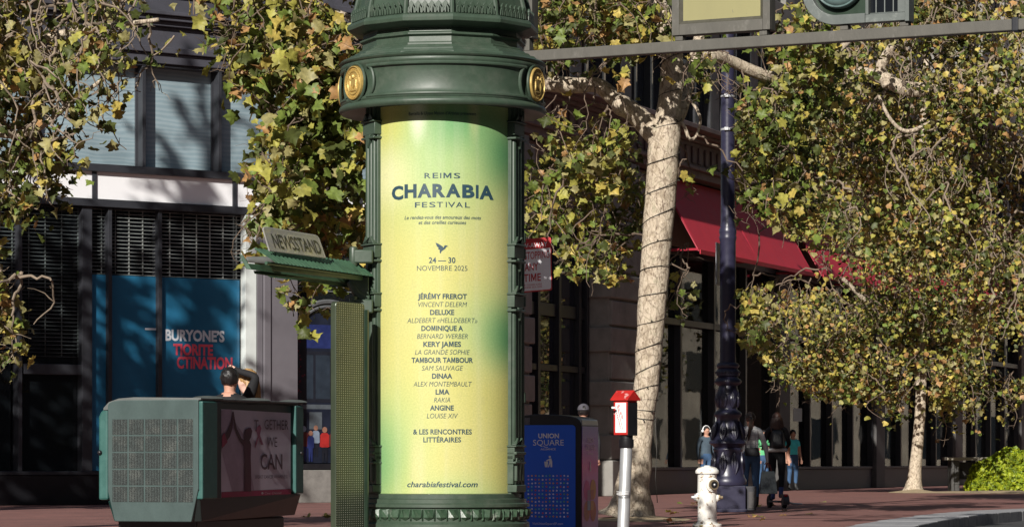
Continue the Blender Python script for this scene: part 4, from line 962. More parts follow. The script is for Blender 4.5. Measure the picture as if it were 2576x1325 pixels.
# ------------------------------------------------------------------ fire alarm box
def firebox():
    D = 28.0; S = FPX / D; px = lambda v: (1600 + v / 3.116) / 1.113; py = lambda v: (1050 + v / 3.116) / 1.113
    z = lambda v: EYE + (HOR - py(v)) / S
    C = Vector(((px(487) - 1288) / S, D, 0)); FA, ta, na = yawframe(C, -38); FB_, tb, nb_ = yawframe(C, 52)
    W = (px(487) - px(370)) / S / math.cos(R_(38)); Dp = (px(579) - px(487)) / S / math.cos(R_(52))
    base = P(1565, 1160, D); base.z = 0
    t = thing('fire_alarm_box', base, 'red and white fire emergency call box on a silver post', 'alarm box')
    q = MB(); q.box(-W, 0, -Dp, 0, z(520), z(200), FA); q.build('box', RED, t, bev=0.006)
    q = MB(); q.box(0.004, Dp - 0.004, 0.0005, 0.006, z(525), z(236), FB_); q.build('side_plate', BLACK, t, bev=0.003)
    q = MB(); zr, ze = z(128), z(207); o = 0.022
    q.add([FA(-W - o, o, ze), FA(o, o, ze), FA(o, -Dp - o, ze), FA(-W - o, -Dp - o, ze), FA(-W - o, -Dp / 2, zr), FA(o, -Dp / 2, zr), FA(-W - o, o, ze - .012), FA(o, o, ze - .012), FA(o, -Dp - o, ze - .012), FA(-W - o, -Dp - o, ze - .012)],
          [(0, 1, 5, 4), (2, 3, 4, 5), (1, 2, 5), (3, 0, 4), (6, 7, 1, 0), (7, 8, 2, 1), (8, 9, 3, 2), (9, 6, 0, 3), (9, 8, 7, 6)]); q.build('roof', RED, t, bev=0.003)
    uu = lambda v: (v - 487) / (487 - 370) * W
    q = MB(); q.box(uu(388), uu(478), 0.001, 0.004, z(498), z(238), FA); pl = q.build('plate', WHITE, t)
    q = MB(); pt = lambda x, zz: FA(uu(x), 0.0058, zz)
    def L1(ch, cx, cy, w, h): letters(q, ch, cx - w / 2, cx + w / 2, z(cy), z(0) - z(h), pt, bold=0.01)
    for ch, cx, cy, w in (("F", 421, 268, 15), ("I", 421, 296, 4), ("R", 438, 331, 16), ("E", 449, 361, 15)): L1(ch, cx, cy, w, 26)
    for k, ch in enumerate("EMERGENCY"): L1(ch, 401 + 4.6 * k, 330 + 18.2 * k, 10, 13)
    q.add([pt(400, z(255)), pt(406, z(262)), pt(456, z(484)), pt(450, z(470))], [(0, 1, 2, 3)]); q.build('lettering', REDINK, pl)
    q = MB(); a = P(px(361), py(282), D + .02); q.box(a.x - .012, a.x + .02, a.y - .01, a.y + .01, a.z - .009, a.z + .009); q.build('pull_knob', WHITE, t, bev=0.003)
    q = MB(); pc = FA(-W * .42, -Dp * .5, 0)
    q.lathe([(0.062, z(632)), (0.066, z(625)), (0.066, z(560)), (0.058, z(556)), (0.058, z(520))], (pc.x, pc.y, 0), 24); q.build('collar', BLACK, t)
    q = MB(); q.tube([Vector((base.x, base.y, 0)), Vector((pc.x, pc.y, z(615)))], 0.054, 24); q.build('post', STEEL, t)
    q = MB()
    for y in (1236, 1240, 1243): c = P(1567, y, D); q.tube([c + Vector((math.cos(k * .4) * .056, math.sin(k * .4) * .056, .003 * math.sin(k))) for k in range(17)], 0.003, 5)
    q.build('tape', WHITE, t)
firebox()

# ------------------------------------------------------------------ hydrant
def hydrant():
    D = GD(1323); S = FPX / D; C = P(1779, 1160, D); C.z = 0; z = lambda y: max(0.0, EYE + (HOR - y) / S)
    HW = M('chipped_white_paint', (0.80, 0.78, 0.72), 0.45, var=0.06, scale=10, grime=(0.30, 0.20, 0.12), gscale=15, gthr=(0.585, 0.62), bump=0.2)
    BR = M('worn_brass', (0.34, 0.27, 0.17), 0.45, metal=0.7, var=0.3, scale=20)
    t = thing('fire_hydrant', C, 'white chipped paint fire hydrant with open side nozzles on brick paving', 'hydrant')
    q = MB(); k = 1 / S
    q.lathe([(37 * k, 0.0), (37 * k, .028), (35 * k, .034), (27 * k, .045), (24 * k, .07), (23.5 * k, z(1280)), (24.5 * k, z(1240)), (24 * k, z(1195)), (25 * k, z(1192))], C, 36); q.build('barrel', HW, t)
    q = MB(); q.lathe([(25 * k, z(1191)), (29 * k, z(1190)), (30 * k, z(1186)), (29 * k, z(1182)), (26 * k, z(1179)), (23 * k, z(1175.5)), (14 * k, z(1173)), (8 * k, z(1172)), (7 * k, z(1170)), (0, z(1170))], C, 36); q.build('cap', HW, t)
    for i in range(8):
        q = MB(); a = i * .785 + .3; p = C + Vector((math.cos(a) * 32 * k, math.sin(a) * 32 * k, .036)); q.lathe([(.011, 0), (.011, .018), (0, .02)], p, 6); q.build('bolt', BR, t)
    def nozzle(az, zc, r, ln, mat, name, hollow=False):
        d = Vector((math.sin(R_(az)), -math.cos(R_(az)), 0)); a = C + d * .09 + Vector((0, 0, zc)); q = MB()
        q.tube([a, a + d * ln * .5, a + d * ln * .52, a + d * ln * .8, a + d * ln * .82, a + d * ln], [r * .95, r * .95, r * 1.18, r * 1.18, r, r], 20)
        n_ = q.build(name, HW, t)
        q = MB(); b = a + d * ln
        if hollow:
            q.tube([b, b + d * .03], r * .86, 20); n2 = q.build('thread_ring', BR, n_); q = MB(); q.tube([b + d * .031, b + d * .033], r * .6, 16); q.build('bore', BLACK, n_); q = MB(); q.ball(b + d * .036, r * .22, 8); q.build('valve_stem', STEEL, n_)
        else:
            q.tube([b, b + d * .02, b + d * .022, b + d * .06], [r * .9, r * .9, r * .45, r * .4], 12 if name == 'x' else 8); q.build('nozzle_cap', mat, n_)
    nozzle(25, z(1218), .078, .075, BR, 'nozzle', True); nozzle(-88, z(1250), .05, .06, STEEL, 'nozzle'); nozzle(92, z(1250), .052, .055, BR, 'nozzle')
hydrant()

# ------------------------------------------------------------------ ornamental lamp post
NAVY = M('midnight_blue_paint', (0.026, 0.025, 0.050), 0.34, var=0.12, scale=8, coat=0.0, bump=0.08, bscale=30)
def lamp():
    D = GD(1287); S = FPX / D; C = P(1831, 1160, D); C.z = 0
    zz = lambda v: EYE + (HOR - (955 + v / 2.548) / 1.113) / S
    t = thing('lamp_post', C, 'ornate dark blue cast iron lamp post with square plinth', 'street lamp'); k = 1 / S
    q = MB(); q.box(C.x - 42 * k, C.x + 42 * k, C.y - 42 * k, C.y + 42 * k, 0, zz(1028)); q.box(C.x - 46 * k, C.x + 46 * k, C.y - 46 * k, C.y + 46 * k, 0, 0.06); q.build('plinth', NAVY, t, bev=0.015)
    q = MB(); prof = [(46, 1026), (47.5, 1010), (47, 985), (43, 970), (41, 950), (38, 900), (35.5, 830), (35, 790), (37, 775), (37, 765), (34, 758), (41, 738), (47, 728), (47, 715), (42, 700), (37, 670), (32, 620), (29, 570), (29, 545), (34, 530), (35, 515), (31, 500), (24, 488), (23, 476), (26, 450), (29, 410), (28.5, 370), (24, 335), (23, 318), (31, 305), (34.5, 292), (33, 275), (27, 262), (24, 252), (29, 245), (30, 225), (28, 205), (24, 195), (28, 184), (29, 170), (26, 158), (20.5, 150), (19.8, 60), (20.2, -500)]
    q.lathe([(r * k, zz(v)) for r, v in prof], C, 48); q.build('pedestal', NAVY, t, sharp=55)
    q = MB()                                                      # cast leaf ornament
    for v0, v1, r, n in ((360, 470, 29, 8), (570, 700, 37, 8), (790, 950, 37, 8)):
        for i in range(n):
            a = 2 * math.pi * (i + .5) / n
            for s_ in (-1, 0, 1):
                path = []
                for j in range(7):
                    f = j / 6; rr = r * (0.98 + 0.06 * math.sin(f * 3.14)) + (-6 + 14 * f if v0 == 570 else (4 * f if v0 == 790 else -4 * abs(f - .5)))
                    b = a + s_ * .17 * math.sin(f * 3.1); path.append(C + Vector((math.cos(b) * rr * k, math.sin(b) * rr * k, zz(v0 + (v1 - v0) * f))))
                q.tube(path, [.012 + .014 * math.sin(j / 6 * 3.14) for j in range(7)], 6)
    for i in range(20):
        a = 2 * math.pi * i / 20; q.ball(C + Vector((math.cos(a) * 30 * k, math.sin(a) * 30 * k, zz(222))), .018, 6)
    q.build('cast_ornament', NAVY, t)
    z8 = lambda y: EYE + (HOR - y) / S
    q = MB(); q.lathe([(20.2 * k, zz(-499)), (20 * k, z8(608)), (21.5 * k, z8(602)), (22 * k, z8(596)), (20.5 * k, z8(592)), (22 * k, z8(585)), (21.5 * k, z8(577)), (19 * k, z8(572)), (18 * k, z8(560)), (17.3 * k, z8(240)), (16 * k, z8(-100)), (16 * k, 10.2)], C, 32); q.build('shaft', NAVY, t, sharp=50)
    for y in (243, 326): q = MB(); q.lathe([(17.9 * k, z8(y + 2.5)), (18.2 * k, z8(y)), (17.9 * k, z8(y - 2.5))], C, 24, caps=False); q.box(C.x - .07, C.x - .0, C.y - .16, C.y - .10, z8(y + 4), z8(y - 4)); q.build('clamp_band', STEEL, t, bev=0.004)
    q = MB(); q.box(C.x + 43 * k, C.x + 70 * k, C.y - .16, C.y + .16, 0.03, zz(1032)); ub = q.build('service_box', M('dark_service_box', (0.03, 0.03, 0.035), 0.5), t, bev=0.012)
    q = MB(); q.box(C.x + 50 * k, C.x + 65 * k, C.y - .172, C.y - .161, zz(1190), zz(1070)); q.build('panel', M('service_panel', (0.055, 0.05, 0.05), 0.5), ub, bev=0.006)
    for s_ in (-1, 1):
        q = MB(); q.tube([C + Vector((0, 0, 9.6)), C + Vector((s_ * .3, 0, 9.7)), C + Vector((s_ * .55, 0, 9.9))], .04, 8); ar = q.build('arm', NAVY, t); q = MB(); q.ball(C + Vector((s_ * .55, 0, 10.2)), (.2, .2, .3), 14); q.build('globe', WHITE, ar)
    sg = MB(); a, b = P(1799, 610, D), P(1811, 716, D); sg.hexa([Vector((a.x, D - .1, b.z)), Vector((a.x + .09, D + .25, b.z)), Vector((a.x + .105, D + .25, b.z)), Vector((a.x + .015, D - .1, b.z)), Vector((a.x, D - .1, a.z)), Vector((a.x + .09, D + .25, a.z)), Vector((a.x + .105, D + .25, a.z)), Vector((a.x + .015, D - .1, a.z))])
    tag(sg.build('traffic_sign', M('sign_back_grey', (0.30, 0.31, 0.33), 0.5, metal=0.3), bev=0.004), 'grey metal sign seen nearly edge on, clamped to the blue lamp post', 'traffic sign')
lamp()

# ------------------------------------------------------------------ tow away sign
def towsign():
    D = 34.5; TL, TR, BR, BL = P(1288, 604, D), P(1386, 596, D), P(1389, 730, D), P(1290, 738, D)
    def at(u, v): return BL.lerp(BR, u).lerp(TL.lerp(TR, u), v)
    n_ = Vector((0, -1, 0)); b = P(1292, 1160, D + .08); b.z = 0
    t = thing('parking_sign', b, 'white and red tow away no stopping sign behind the kiosk', 'parking sign')
    q = MB(); r = .05; pts = []
    for cu, cv, a0 in ((1 - r, 1 - r * .74, 0), (r, 1 - r * .74, 90), (r, r * .74, 180), (1 - r, r * .74, 270)):
        for k in range(5): a = R_(a0 + 22.5 * k); pts.append((cu + r * math.cos(a), cv + r * .74 * math.sin(a)))
    m = len(pts)
    def slab(sc, o0, o1): 
        f = [at(.5 + (u - .5) * sc, .5 + (v - .5) * sc) for u, v in pts]; vs = [p + n_ * o1 for p in f] + [p + n_ * o0 for p in f]
        return vs, [tuple(range(m)), tuple(range(2 * m - 1, m - 1, -1))] + [(i, i + m, (i + 1) % m + m, (i + 1) % m) for i in range(m)]
    SW = M('reflective_white', (0.86, 0.85, 0.88), 0.4, var=0.06)
    q.add(*slab(1, 0, .004)); pl = q.build('plate', REDINK, t)
    q = MB(); q.add(*slab(.95, .0045, .006)); f = q.build('white_face', SW, pl)
    q = MB()
    def ln(s, x0, x1, zc, cap, mi=0, bold=0.0): letters(q, s, x0, x1, zc, cap, lambda x, z: at(x, z) + n_ * .0115, bold=bold, mi=mi)
    q.add([at(u, v) + n_ * .009 for u, v in ((.025, .80), (.975, .80), (.975, .955), (.95, .975), (.05, .975), (.025, .955))], [tuple(range(6))], 0)
    ln("TOW-AWAY", .06, .90, .875, .085, 1, 0.004); ln("NO STOPPING", .06, .95, .685, .14, 0, 0.004); ln("ANY", .31, .66, .47, .14, 0, .012); ln("TIME", .28, .72, .27, .14, 0, .012)
    ln("FOR TOWED CARS", .22, .74, .135, .03); ln("PHONE 553-1235", .24, .74, .09, .03)
    q.build('lettering', [REDINK, SW], f)
    q = MB(); q.tube([b, b + Vector((0, 0, 3.6))], .03, 12); q.build('pole', STEEL, t)
    q = MB(); q.tube([at(.04, .9) + Vector((0, .01, 0)), at(.04, .9) + Vector((0, .09, 0))], .012, 6); q.build('bracket', STEEL, t); q = MB(); q.tube([at(.04, .1) + Vector((0, .01, 0)), at(.04, .1) + Vector((0, .09, 0))], .012, 6); q.build('bracket', STEEL, t)
towsign()

# ------------------------------------------------------------------ overhead sign beam
BM = M('weathered_olive_grey', (0.088, 0.083, 0.070), 0.6, metal=0.0, var=0.16, scale=9, grime=(0.18, 0.17, 0.15), gscale=7, gthr=(0.58, 0.8), bump=0.1, stretch=(1, 1, 0.5))
B0 = P(1317, 128.7, 27.6); B1 = P(2541, 49, 25.6); B1.z = B0.z
BT = (B1 - B0).normalized(); BNn = Vector((BT.y, -BT.x, 0)); FBm = frame(B0, BT, BNn)
def ubm(px): a = (px - 1288) / FPX; return (a * B0.y - B0.x) / (BT.x - a * BT.y)
def zbm(px, py): return (EYE + (HOR - py) / FPX * FBm(ubm(px), 0, 0).y) - B0.z
u_post = ubm(1135)
beam = thing('sign_beam', FBm(u_post, -.06, -B0.z), 'weathered grey steel beam carrying signs, running right from behind the kiosk', 'sign beam')
q = MB(); q.box(u_post, ubm(2640), -0.10, 0.0, -0.095, 0.0, FBm); q.build('beam', BM, beam, bev=0.008)
q = MB(); q.box(ubm(2545), ubm(2562), -0.11, 0.012, -0.105, 0.012, FBm); q.build('joint_collar', SLATE, beam, bev=0.01)
q = MB(); c = FBm(u_post, -.06, 0); q.tube([Vector((c.x, c.y, 0)), Vector((c.x, c.y, 5.4))], 0.07, 16); c = FBm(ubm(2760), -.06, 0); q.build('post', BM, beam)
OL = M('flaked_olive_panel', (0.27, 0.25, 0.115), 0.7, var=0.07, scale=2, grime=(0.10, 0.10, 0.10), gscale=9, gthr=(0.63, 0.66), stretch=(1, 1, 0.45))
BMD = M('dark_bronze_trim', (0.07, 0.066, 0.05), 0.5, var=0.2, scale=15, grime=(0.06, 0.055, 0.04), gscale=12)  # dark bronze colour of the bevelled trim
sb = thing('sign_box', FBm(ubm(1815), 0, 0), 'olive panelled sign box with flaking paint standing on the overhead beam', 'sign')
def signbox(root, x0, x1, bx, by, ix0=None, ix1=None, h=1.1, panel=True):
    ua_, ub2 = ubm(x0), ubm(x1); zb_ = zbm(bx, by); fw = 0.068
    q = MB(); q.box(ua_, ub2, -0.115, -0.02, zb_, zb_ + h, FBm)
    for a, b, c_, d in ((ua_, ua_ + fw, zb_, zb_ + h), (ub2 - fw, ub2, zb_, zb_ + h)): q.box(a, b, -0.0195, 0.012, c_, d, FBm)
    q.box(ua_ + fw + .0005, ub2 - fw - .0005, -0.0195, 0.012, zb_, zb_ + 0.095, FBm); q.box(ua_ + fw + .0005, ub2 - fw - .0005, -0.0195, 0.012, zb_ + h - .09, zb_ + h, FBm)
    q.build('frame', BM, root, bev=0.004)
    q = MB(); i = fw + .001
    a, b, c_, d = ua_ + i, ub2 - i, zb_ + 0.096, zb_ + h - .091; w = .028
    q.add([FBm(a, .008, c_), FBm(b, .008, c_), FBm(b - w, -.015, c_ + w), FBm(a + w, -.015, c_ + w), FBm(b, .008, d), FBm(b - w, -.015, d - w), FBm(a, .008, d), FBm(a + w, -.015, d - w)], [(0, 1, 2, 3), (1, 4, 5, 2), (4, 6, 7, 5), (6, 0, 3, 7)])
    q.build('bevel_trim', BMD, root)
    q = MB(); q.quad(FBm(a + w, -.0148, c_ + w), FBm(b - w, -.0148, c_ + w), FBm(b - w, -.0148, d - w), FBm(a + w, -.0148, d - w)); q.build('panel', OL, root)
    for u in (ua_ + .06, ub2 - .07): q = MB(); q.box(u - .035, u + .035, -.09, -.005, 0.001, zb_ - .001, FBm); q.build('stub', BM, root, bev=0.004)
signbox(sb, 1691, 1938, 1691, 91)
sb2 = thing('sign_box', FBm(ubm(1290), 0, 0), 'narrow grey sign box mostly hidden behind the kiosk dome', 'sign')
signbox(sb2, 1215, 1340, 1300, 98)
cl = thing('clock_housing', FBm(ubm(2150), 0, 0), 'grey green rounded housing with big round lens on the overhead beam', 'sign')
VG = M('verdigris_grey', (0.11, 0.125, 0.118), 0.5, metal=0.1, var=0.14, scale=8, grime=(0.25, 0.27, 0.25), gscale=9, gthr=(0.55, 0.8))
def zq(y): return zbm(2104, y)
uc_, zc_ = ubm(2106), zbm(2106, -31); rO = zc_ - zbm(2106, 63)
rI = rO * 0.74; uR = ubm(2288); zB = zc_ - rO
q = MB(); out = [(uc_ + rO * math.cos(a), zc_ + rO * math.sin(a)) for a in np.linspace(math.pi / 2, 1.5 * math.pi, 30)] + [(uR, zB + .006), (uR, zc_ + rO)]
q.prism(out, -0.11, -0.06, FBm); q.build('back_plate', GREEN_D, cl)
q = MB(); arcO = [(uc_ + rO * math.cos(a), zc_ + rO * math.sin(a)) for a in np.linspace(math.pi / 2, 1.5 * math.pi, 30)]; arcI = [(uc_ + rI * math.cos(a), zc_ + rI * math.sin(a)) for a in np.linspace(math.pi / 2, 1.5 * math.pi, 30)]
for i in range(29): q.prism([arcO[i], arcI[i], arcI[i + 1], arcO[i + 1]][::-1], -0.0595, 0.015, FBm)
um = ubm(2178); hb = rO - rI
q.box(uc_, um - .004, -0.0595, 0.015, zB, zB + hb, FBm); q.box(um, uR, -0.0595, 0.018, zB, zB + hb * .82, FBm); q.box(um, um + .028, -0.0595, 0.016, zB + hb * .82, zc_ + rO, FBm); q.box(uR - .10, uR, -0.0595, 0.016, zB + hb * .822, zc_ + rO, FBm); q.box(uR - .035, uR + .002, -.11, .022, zB - .01, zc_ + rO, FBm)
q.build('housing_frame', VG, cl, bev=0.004)
q = MB(); rL = rI * 1.02; cL = FBm(uc_ + .01, .0, 0); pr = [(1.0, -.05), (1.0, .0), (.96, .012), (.90, .005), (.86, .018), (.78, .030), (.70, .034), (.66, .02), (.5, .03), (.25, .038), (0, .04)]; n = 48; vs = []; fs = []
for r, d in pr:
    for k in range(n): b = 2 * math.pi * k / n; vs.append(FBm(uc_ + .01 + math.cos(b) * r * rL * .93, d, zc_ + .045 + math.sin(b) * r * rL * .93))
for i in range(len(pr) - 1):
    for k in range(n): fs.append((i * n + k, i * n + (k + 1) % n, (i + 1) * n + (k + 1) % n, (i + 1) * n + k))
q.add(vs, fs, 0, True); q.build('round_lens', M('lens_blue_green', (0.10, 0.15, 0.145), 0.3, var=0.2, scale=10), cl)
q = MB(); q.box(um + .03, uR - .102, -.0593, -.04, zB + hb * .83, zc_ + rO, FBm); q.build('window', glass_mat('sign_window', (0.01, 0.012, 0.015)), cl)
q = MB()
for f in (.2, .5, .8): u = um + .03 + (uR - .132 - um) * f; q.tube([FBm(u, -.03, zB + hb * .85), FBm(u, -.03, zc_ + rO)], .006, 6)
q.tube([FBm(um + .03, -.028, zB + hb * .95), FBm(uR - .10, -.028, zB + hb * .95)], .006, 6); q.build('window_bar', VG, cl)
q = MB(); q.box(uR - .09, uR - .015, -.09, -.01, .001, zB - .002, FBm); q.build('stub', BM, cl, bev=0.004); q = MB(); q.box(uc_ + .02, uc_ + .09, -.09, -.01, .001, zB - .002, FBm); q.build('stub', BM, cl, bev=0.004)

# ------------------------------------------------------------------ bench and bush on the far right
def bench():
    D = GD(1236); S = FPX / D; x0, x1 = (2388 - 1288) / S, (2560 - 1288) / S; zt = EYE + (HOR - 1149) / S
    WD = M('dark_bench_wood', (0.05, 0.048, 0.045), 0.6, var=0.3, scale=6); WT = M('bench_top_slats', (0.22, 0.20, 0.16), 0.7, var=0.25, scale=10, stretch=(0.3, 1, 1))
    t = thing('street_bench', Vector((x0 + .4, D + .4, 0)), 'dark high street bench with pale top slats beside the green bush', 'bench')
    q = MB(); q.box(x0 - .07, x1, D - .08, D + .9, zt - .09, zt); q.build('top', WT, t, bev=0.015)
    for x in (x0 + .06, x1 - .2):
        q = MB(); q.box(x, x + .09, D, D + .75, 0.0, zt - .093); q.box(x + .092, x + .24, D + .06, D + .7, 0.02, zt - .1); q.build('leg', WD, t, bev=0.015)
    q = MB(); q.box(x0 + .31, x1 - .2, D + .5, D + .56, .35, zt - .14); q.build('apron', WD, t)
bench()
# ------------------------------------------------------------------ people
SKIN = M('skin', (0.50, 0.27, 0.19), 0.55, var=0.08, scale=14)
SKIN_P = M('pale_skin', (0.66, 0.42, 0.34), 0.5, var=0.06, scale=14)
def cloth(name, col, var=0.15): return M(name, col, 0.85, var=var, scale=9, bump=0.25, bscale=30)
def smooth_body(name, joints, links, mats, lab, root, fwd, T):
    """one continuous skinned surface; joints: name -> (pos, radius x, radius y, material index)"""
    ks = list(joints); idx = {k: i for i, k in enumerate(ks)}
    me = bpy.data.meshes.new(name); me.from_pydata([tuple(joints[k][0]) for k in ks], [(idx[a], idx[b]) for a, b in links], [])
    o = bpy.data.objects.new(name, me); COL.objects.link(o); md = o.modifiers.new('skin', 'SKIN'); md.use_smooth_shade = True
    sd = me.skin_vertices[0].data
    for k in ks: sd[idx[k]].radius = (joints[k][1], joints[k][2]); sd[idx[k]].use_root = (k == 'pelvis')
    ss = o.modifiers.new('sub', 'SUBSURF'); ss.levels = 2; ss.render_levels = 2
    dg = bpy.context.evaluated_depsgraph_get(); ev = bpy.data.meshes.new_from_object(o.evaluated_get(dg)); ev.name = name
    bpy.data.objects.remove(o)
    P_ = np.array([joints[k][0] for k in ks]); segs = [(idx[a], idx[b]) for a, b in links]
    A = P_[[s[0] for s in segs]]; B = P_[[s[1] for s in segs]]; AB = B - A; LL = (AB ** 2).sum(1) + 1e-9
    mi = [joints[k][3] for k in ks]
    for m in mats: ev.materials.append(m)
    for p in ev.polygons:
        c = np.array(p.center); tt = np.clip(((c - A) * AB).sum(1) / LL, 0, 1); d = ((A + AB * tt[:, None] - c) ** 2).sum(1); s = int(d.argmin())
        p.material_index = mi[segs[s][0]] if tt[s] < 0.5 else mi[segs[s][1]]; p.use_smooth = True
    off = root.location
    for v in ev.vertices: v.co = T(v.co) - off
    b = bpy.data.objects.new(name, ev); COL.objects.link(b); b.parent = root; return b
def person(loc, yaw, H, label, top, legs, shoe, skin, hair, hairlen=0.0, pose=None, group=None, sleeve=True, build=1.0, hands=True, cap=None, ponytail=False):
    """yaw 0 looks away from the camera; mats: 0 skin 1 top 2 legs 3 shoes"""
    root = thing('person', Vector(loc), label, 'person', group); s = H / 1.7; cy, sy_ = math.cos(R_(yaw)), math.sin(R_(yaw))
    T = lambda v: Vector((loc[0] + (v[0] * cy - v[1] * sy_) * s, loc[1] + (v[0] * sy_ + v[1] * cy) * s, loc[2] + v[2] * s))
    b_ = build
    J = {'pelvis': ((0, 0, .95), .155 * b_, .115 * b_, 2), 'waist': ((0, 0, 1.08), .135 * b_, .10 * b_, 1), 'chest': ((0, 0, 1.26), .155 * b_, .115 * b_, 1), 'collar': ((0, 0, 1.39), .105, .08, 1), 'neck': ((0, .005, 1.46), .052, .055, 0), 'jaw': ((0, .025, 1.535), .062, .075, 0), 'brow': ((0, .018, 1.60), .074, .092, 0), 'crown': ((0, .008, 1.655), .05, .062, 0), 'nose': ((0, .118, 1.572), .013, .014, 0)}
    Lk = [('pelvis', 'waist'), ('waist', 'chest'), ('chest', 'collar'), ('collar', 'neck'), ('neck', 'jaw'), ('jaw', 'brow'), ('brow', 'crown'), ('brow', 'nose')]
    for n_, g in (('L', -1), ('R', 1)):
        J.update({'ear' + n_: ((g * .083, .005, 1.575), .012, .022, 0), 'sho' + n_: ((g * .165, -.005, 1.365), .068, .066, 1), 'elb' + n_: ((g * .225, -.03, 1.11), .046, .046, 1 if sleeve else 0), 'wri' + n_: ((g * .235, .05, .885), .030, .026, 1 if sleeve else 0), 'palm' + n_: ((g * .235, .07, .825), .036, .018, 0),
                  'hip' + n_: ((g * .088, 0, .88), .10 * b_, .10 * b_, 2), 'knee' + n_: ((g * .098, .025, .50), .064, .066, 2), 'calf' + n_: ((g * .10, -.01, .34), .056, .060, 2), 'ank' + n_: ((g * .10, -.025, .10), .042, .046, 3), 'heel' + n_: ((g * .10, -.045, .045), .038, .04, 3), 'toe' + n_: ((g * .112, .13, .032), .040, .028, 3)})
        Lk += [('brow', 'ear' + n_), ('collar', 'sho' + n_), ('sho' + n_, 'elb' + n_), ('elb' + n_, 'wri' + n_), ('wri' + n_, 'palm' + n_), ('pelvis', 'hip' + n_), ('hip' + n_, 'knee' + n_), ('knee' + n_, 'calf' + n_), ('calf' + n_, 'ank' + n_), ('ank' + n_, 'heel' + n_), ('ank' + n_, 'toe' + n_)]
    for k, v in (pose or {}).items():
        J[k] = (v, *J[k][1:])
    for n_, g in (('L', -1), ('R', 1)):
        if not hands: continue
        w, p = Vector(J['wri' + n_][0]), Vector(J['palm' + n_][0]); d = (p - w).normalized(); side = d.cross(Vector((0, 1, 0.3)))
        if side.length < .2: side = d.cross(Vector((1, 0, 0)))
        side.normalize(); curl = d.cross(side).normalized() * -g
        for f, (o, ln) in enumerate(((-.026, .058), (-.009, .068), (.009, .064), (.025, .050))):
            k1, k2, k3 = f'f{f}a{n_}', f'f{f}b{n_}', f'f{f}c{n_}'
            a = p + side * o + d * .028; J[k1] = (tuple(a), .009, .009, 0); J[k2] = (tuple(a + d * ln * .5 + curl * .006), .0085, .0085, 0); J[k3] = (tuple(a + d * ln * .85 + curl * .022), .0075, .0075, 0)
            Lk += [('palm' + n_, k1), (k1, k2), (k2, k3)]
        a = p + side * (-.034) - d * .012; J['tA' + n_] = (tuple(a), .010, .010, 0); J['tB' + n_] = (tuple(a + d * .03 - side * .014 + curl * .014), .009, .009, 0); Lk += [('palm' + n_, 'tA' + n_), ('tA' + n_, 'tB' + n_)]
    smooth_body('body', J, Lk, [skin, top, legs, shoe], None, root, None, T)
    if hair:
        q = MB(); n = 22; vs = []; fs = []; m = 10                # scalp hair with a ragged lower edge
        c = Vector(J['brow'][0]) + Vector((0, -.014, .006)); rx, ry, rz_ = .088, .106, .100
        for i in range(m + 1):
            for k in range(n):
                a = 2 * math.pi * k / n; front = max(0, math.sin(a)); th = (math.pi * (0.74 - 0.42 * front ** 1.5)) * i / m
                w = 1 + .05 * math.sin(k * 5.1 + i * 2.3) + .03 * math.sin(k * 9 + i)
                vs.append(T(c + Vector((math.sin(th) * math.cos(a) * rx * w, math.sin(th) * math.sin(a) * ry * w, math.cos(th) * rz_ * w))))
        for i in range(m):
            for k in range(n): fs.append((i * n + k, (i + 1) * n + k, (i + 1) * n + (k + 1) % n, i * n + (k + 1) % n))
        q.add(vs, fs, 0, True)
        if hairlen:
            for k in range(26):
                a = R_(190 + 160 * k / 25) + .08 * math.sin(k * 7); st = c + Vector((math.cos(a) * .08, math.sin(a) * .092, -.01)); sw = random.uniform(-.02, .02)
                q.tube([T(st), T(st + Vector((math.cos(a) * .02, -.012, -.08))), T(st + Vector((math.cos(a) * .03 + sw, -.02, -hairlen * .6))), T(st + Vector((sw * 1.5, -.015 + sw, -hairlen * random.uniform(.85, 1.05))))], [.022, .024, .020, .006], 6)
        if ponytail:
            st = c + Vector((0, -.10, -.01)); q.tube([T(st), T(st + Vector((-.01, -.04, -.03))), T(st + Vector((-.03, -.04, -.16))), T(st + Vector((-.05, -.02, -.32))), T(st + Vector((-.055, -.01, -.40)))], [.03, .034, .034, .026, .008], 8)
        q.build('hair', hair, root)
    if cap:
        q = MB(); c = Vector(J['brow'][0]) + Vector((0, -.010, .022)); n = 24; vs = []; fs = []
        for i in range(8):
            th = math.pi * .52 * i / 7
            for k in range(n): a = 2 * math.pi * k / n; vs.append(T(c + Vector((math.sin(th) * math.cos(a) * .094, math.sin(th) * math.sin(a) * .114, math.cos(th) * .094))))
        for i in range(7):
            for k in range(n):
                if i >= 4 and k in (17, 18): continue                # gap over the strap at the back
                fs.append((i * n + k, (i + 1) * n + k, (i + 1) * n + (k + 1) % n, i * n + (k + 1) % n))
        q.add(vs, fs, 0, True)
        pts = [c + Vector((math.cos(a) * .09, .05 + math.sin(a) * .13, -.004)) for a in np.linspace(.3, 2.84, 10)]; q.add([T(p) for p in pts] + [T(p + Vector((0, 0, .006))) for p in pts], [tuple(range(10)), tuple(range(19, 9, -1))] )
        q.tube([T(c + Vector((math.cos(a) * .095, math.sin(a) * .115, -.002))) for a in np.linspace(4.2, 5.2, 8)], .008 * s, 6)
        q.build('cap', cap, root)
    return root, T
BLK = cloth('black_jersey', (0.010, 0.010, 0.012)); DARKHAIR = M('black_hair', (0.014, 0.012, 0.012), 0.35, var=0.5, scale=40, stretch=(1, 1, .2), bump=.5, bscale=120)
BLOND = M('blond_hair', (0.42, 0.25, 0.10), 0.45, var=0.4, scale=30, stretch=(1, 1, .2), bump=.5, bscale=120); AUBURN = M('auburn_hair', (0.05, 0.021, 0.013), 0.45, var=0.5, scale=30, stretch=(1, 1, .2), bump=.5, bscale=120)
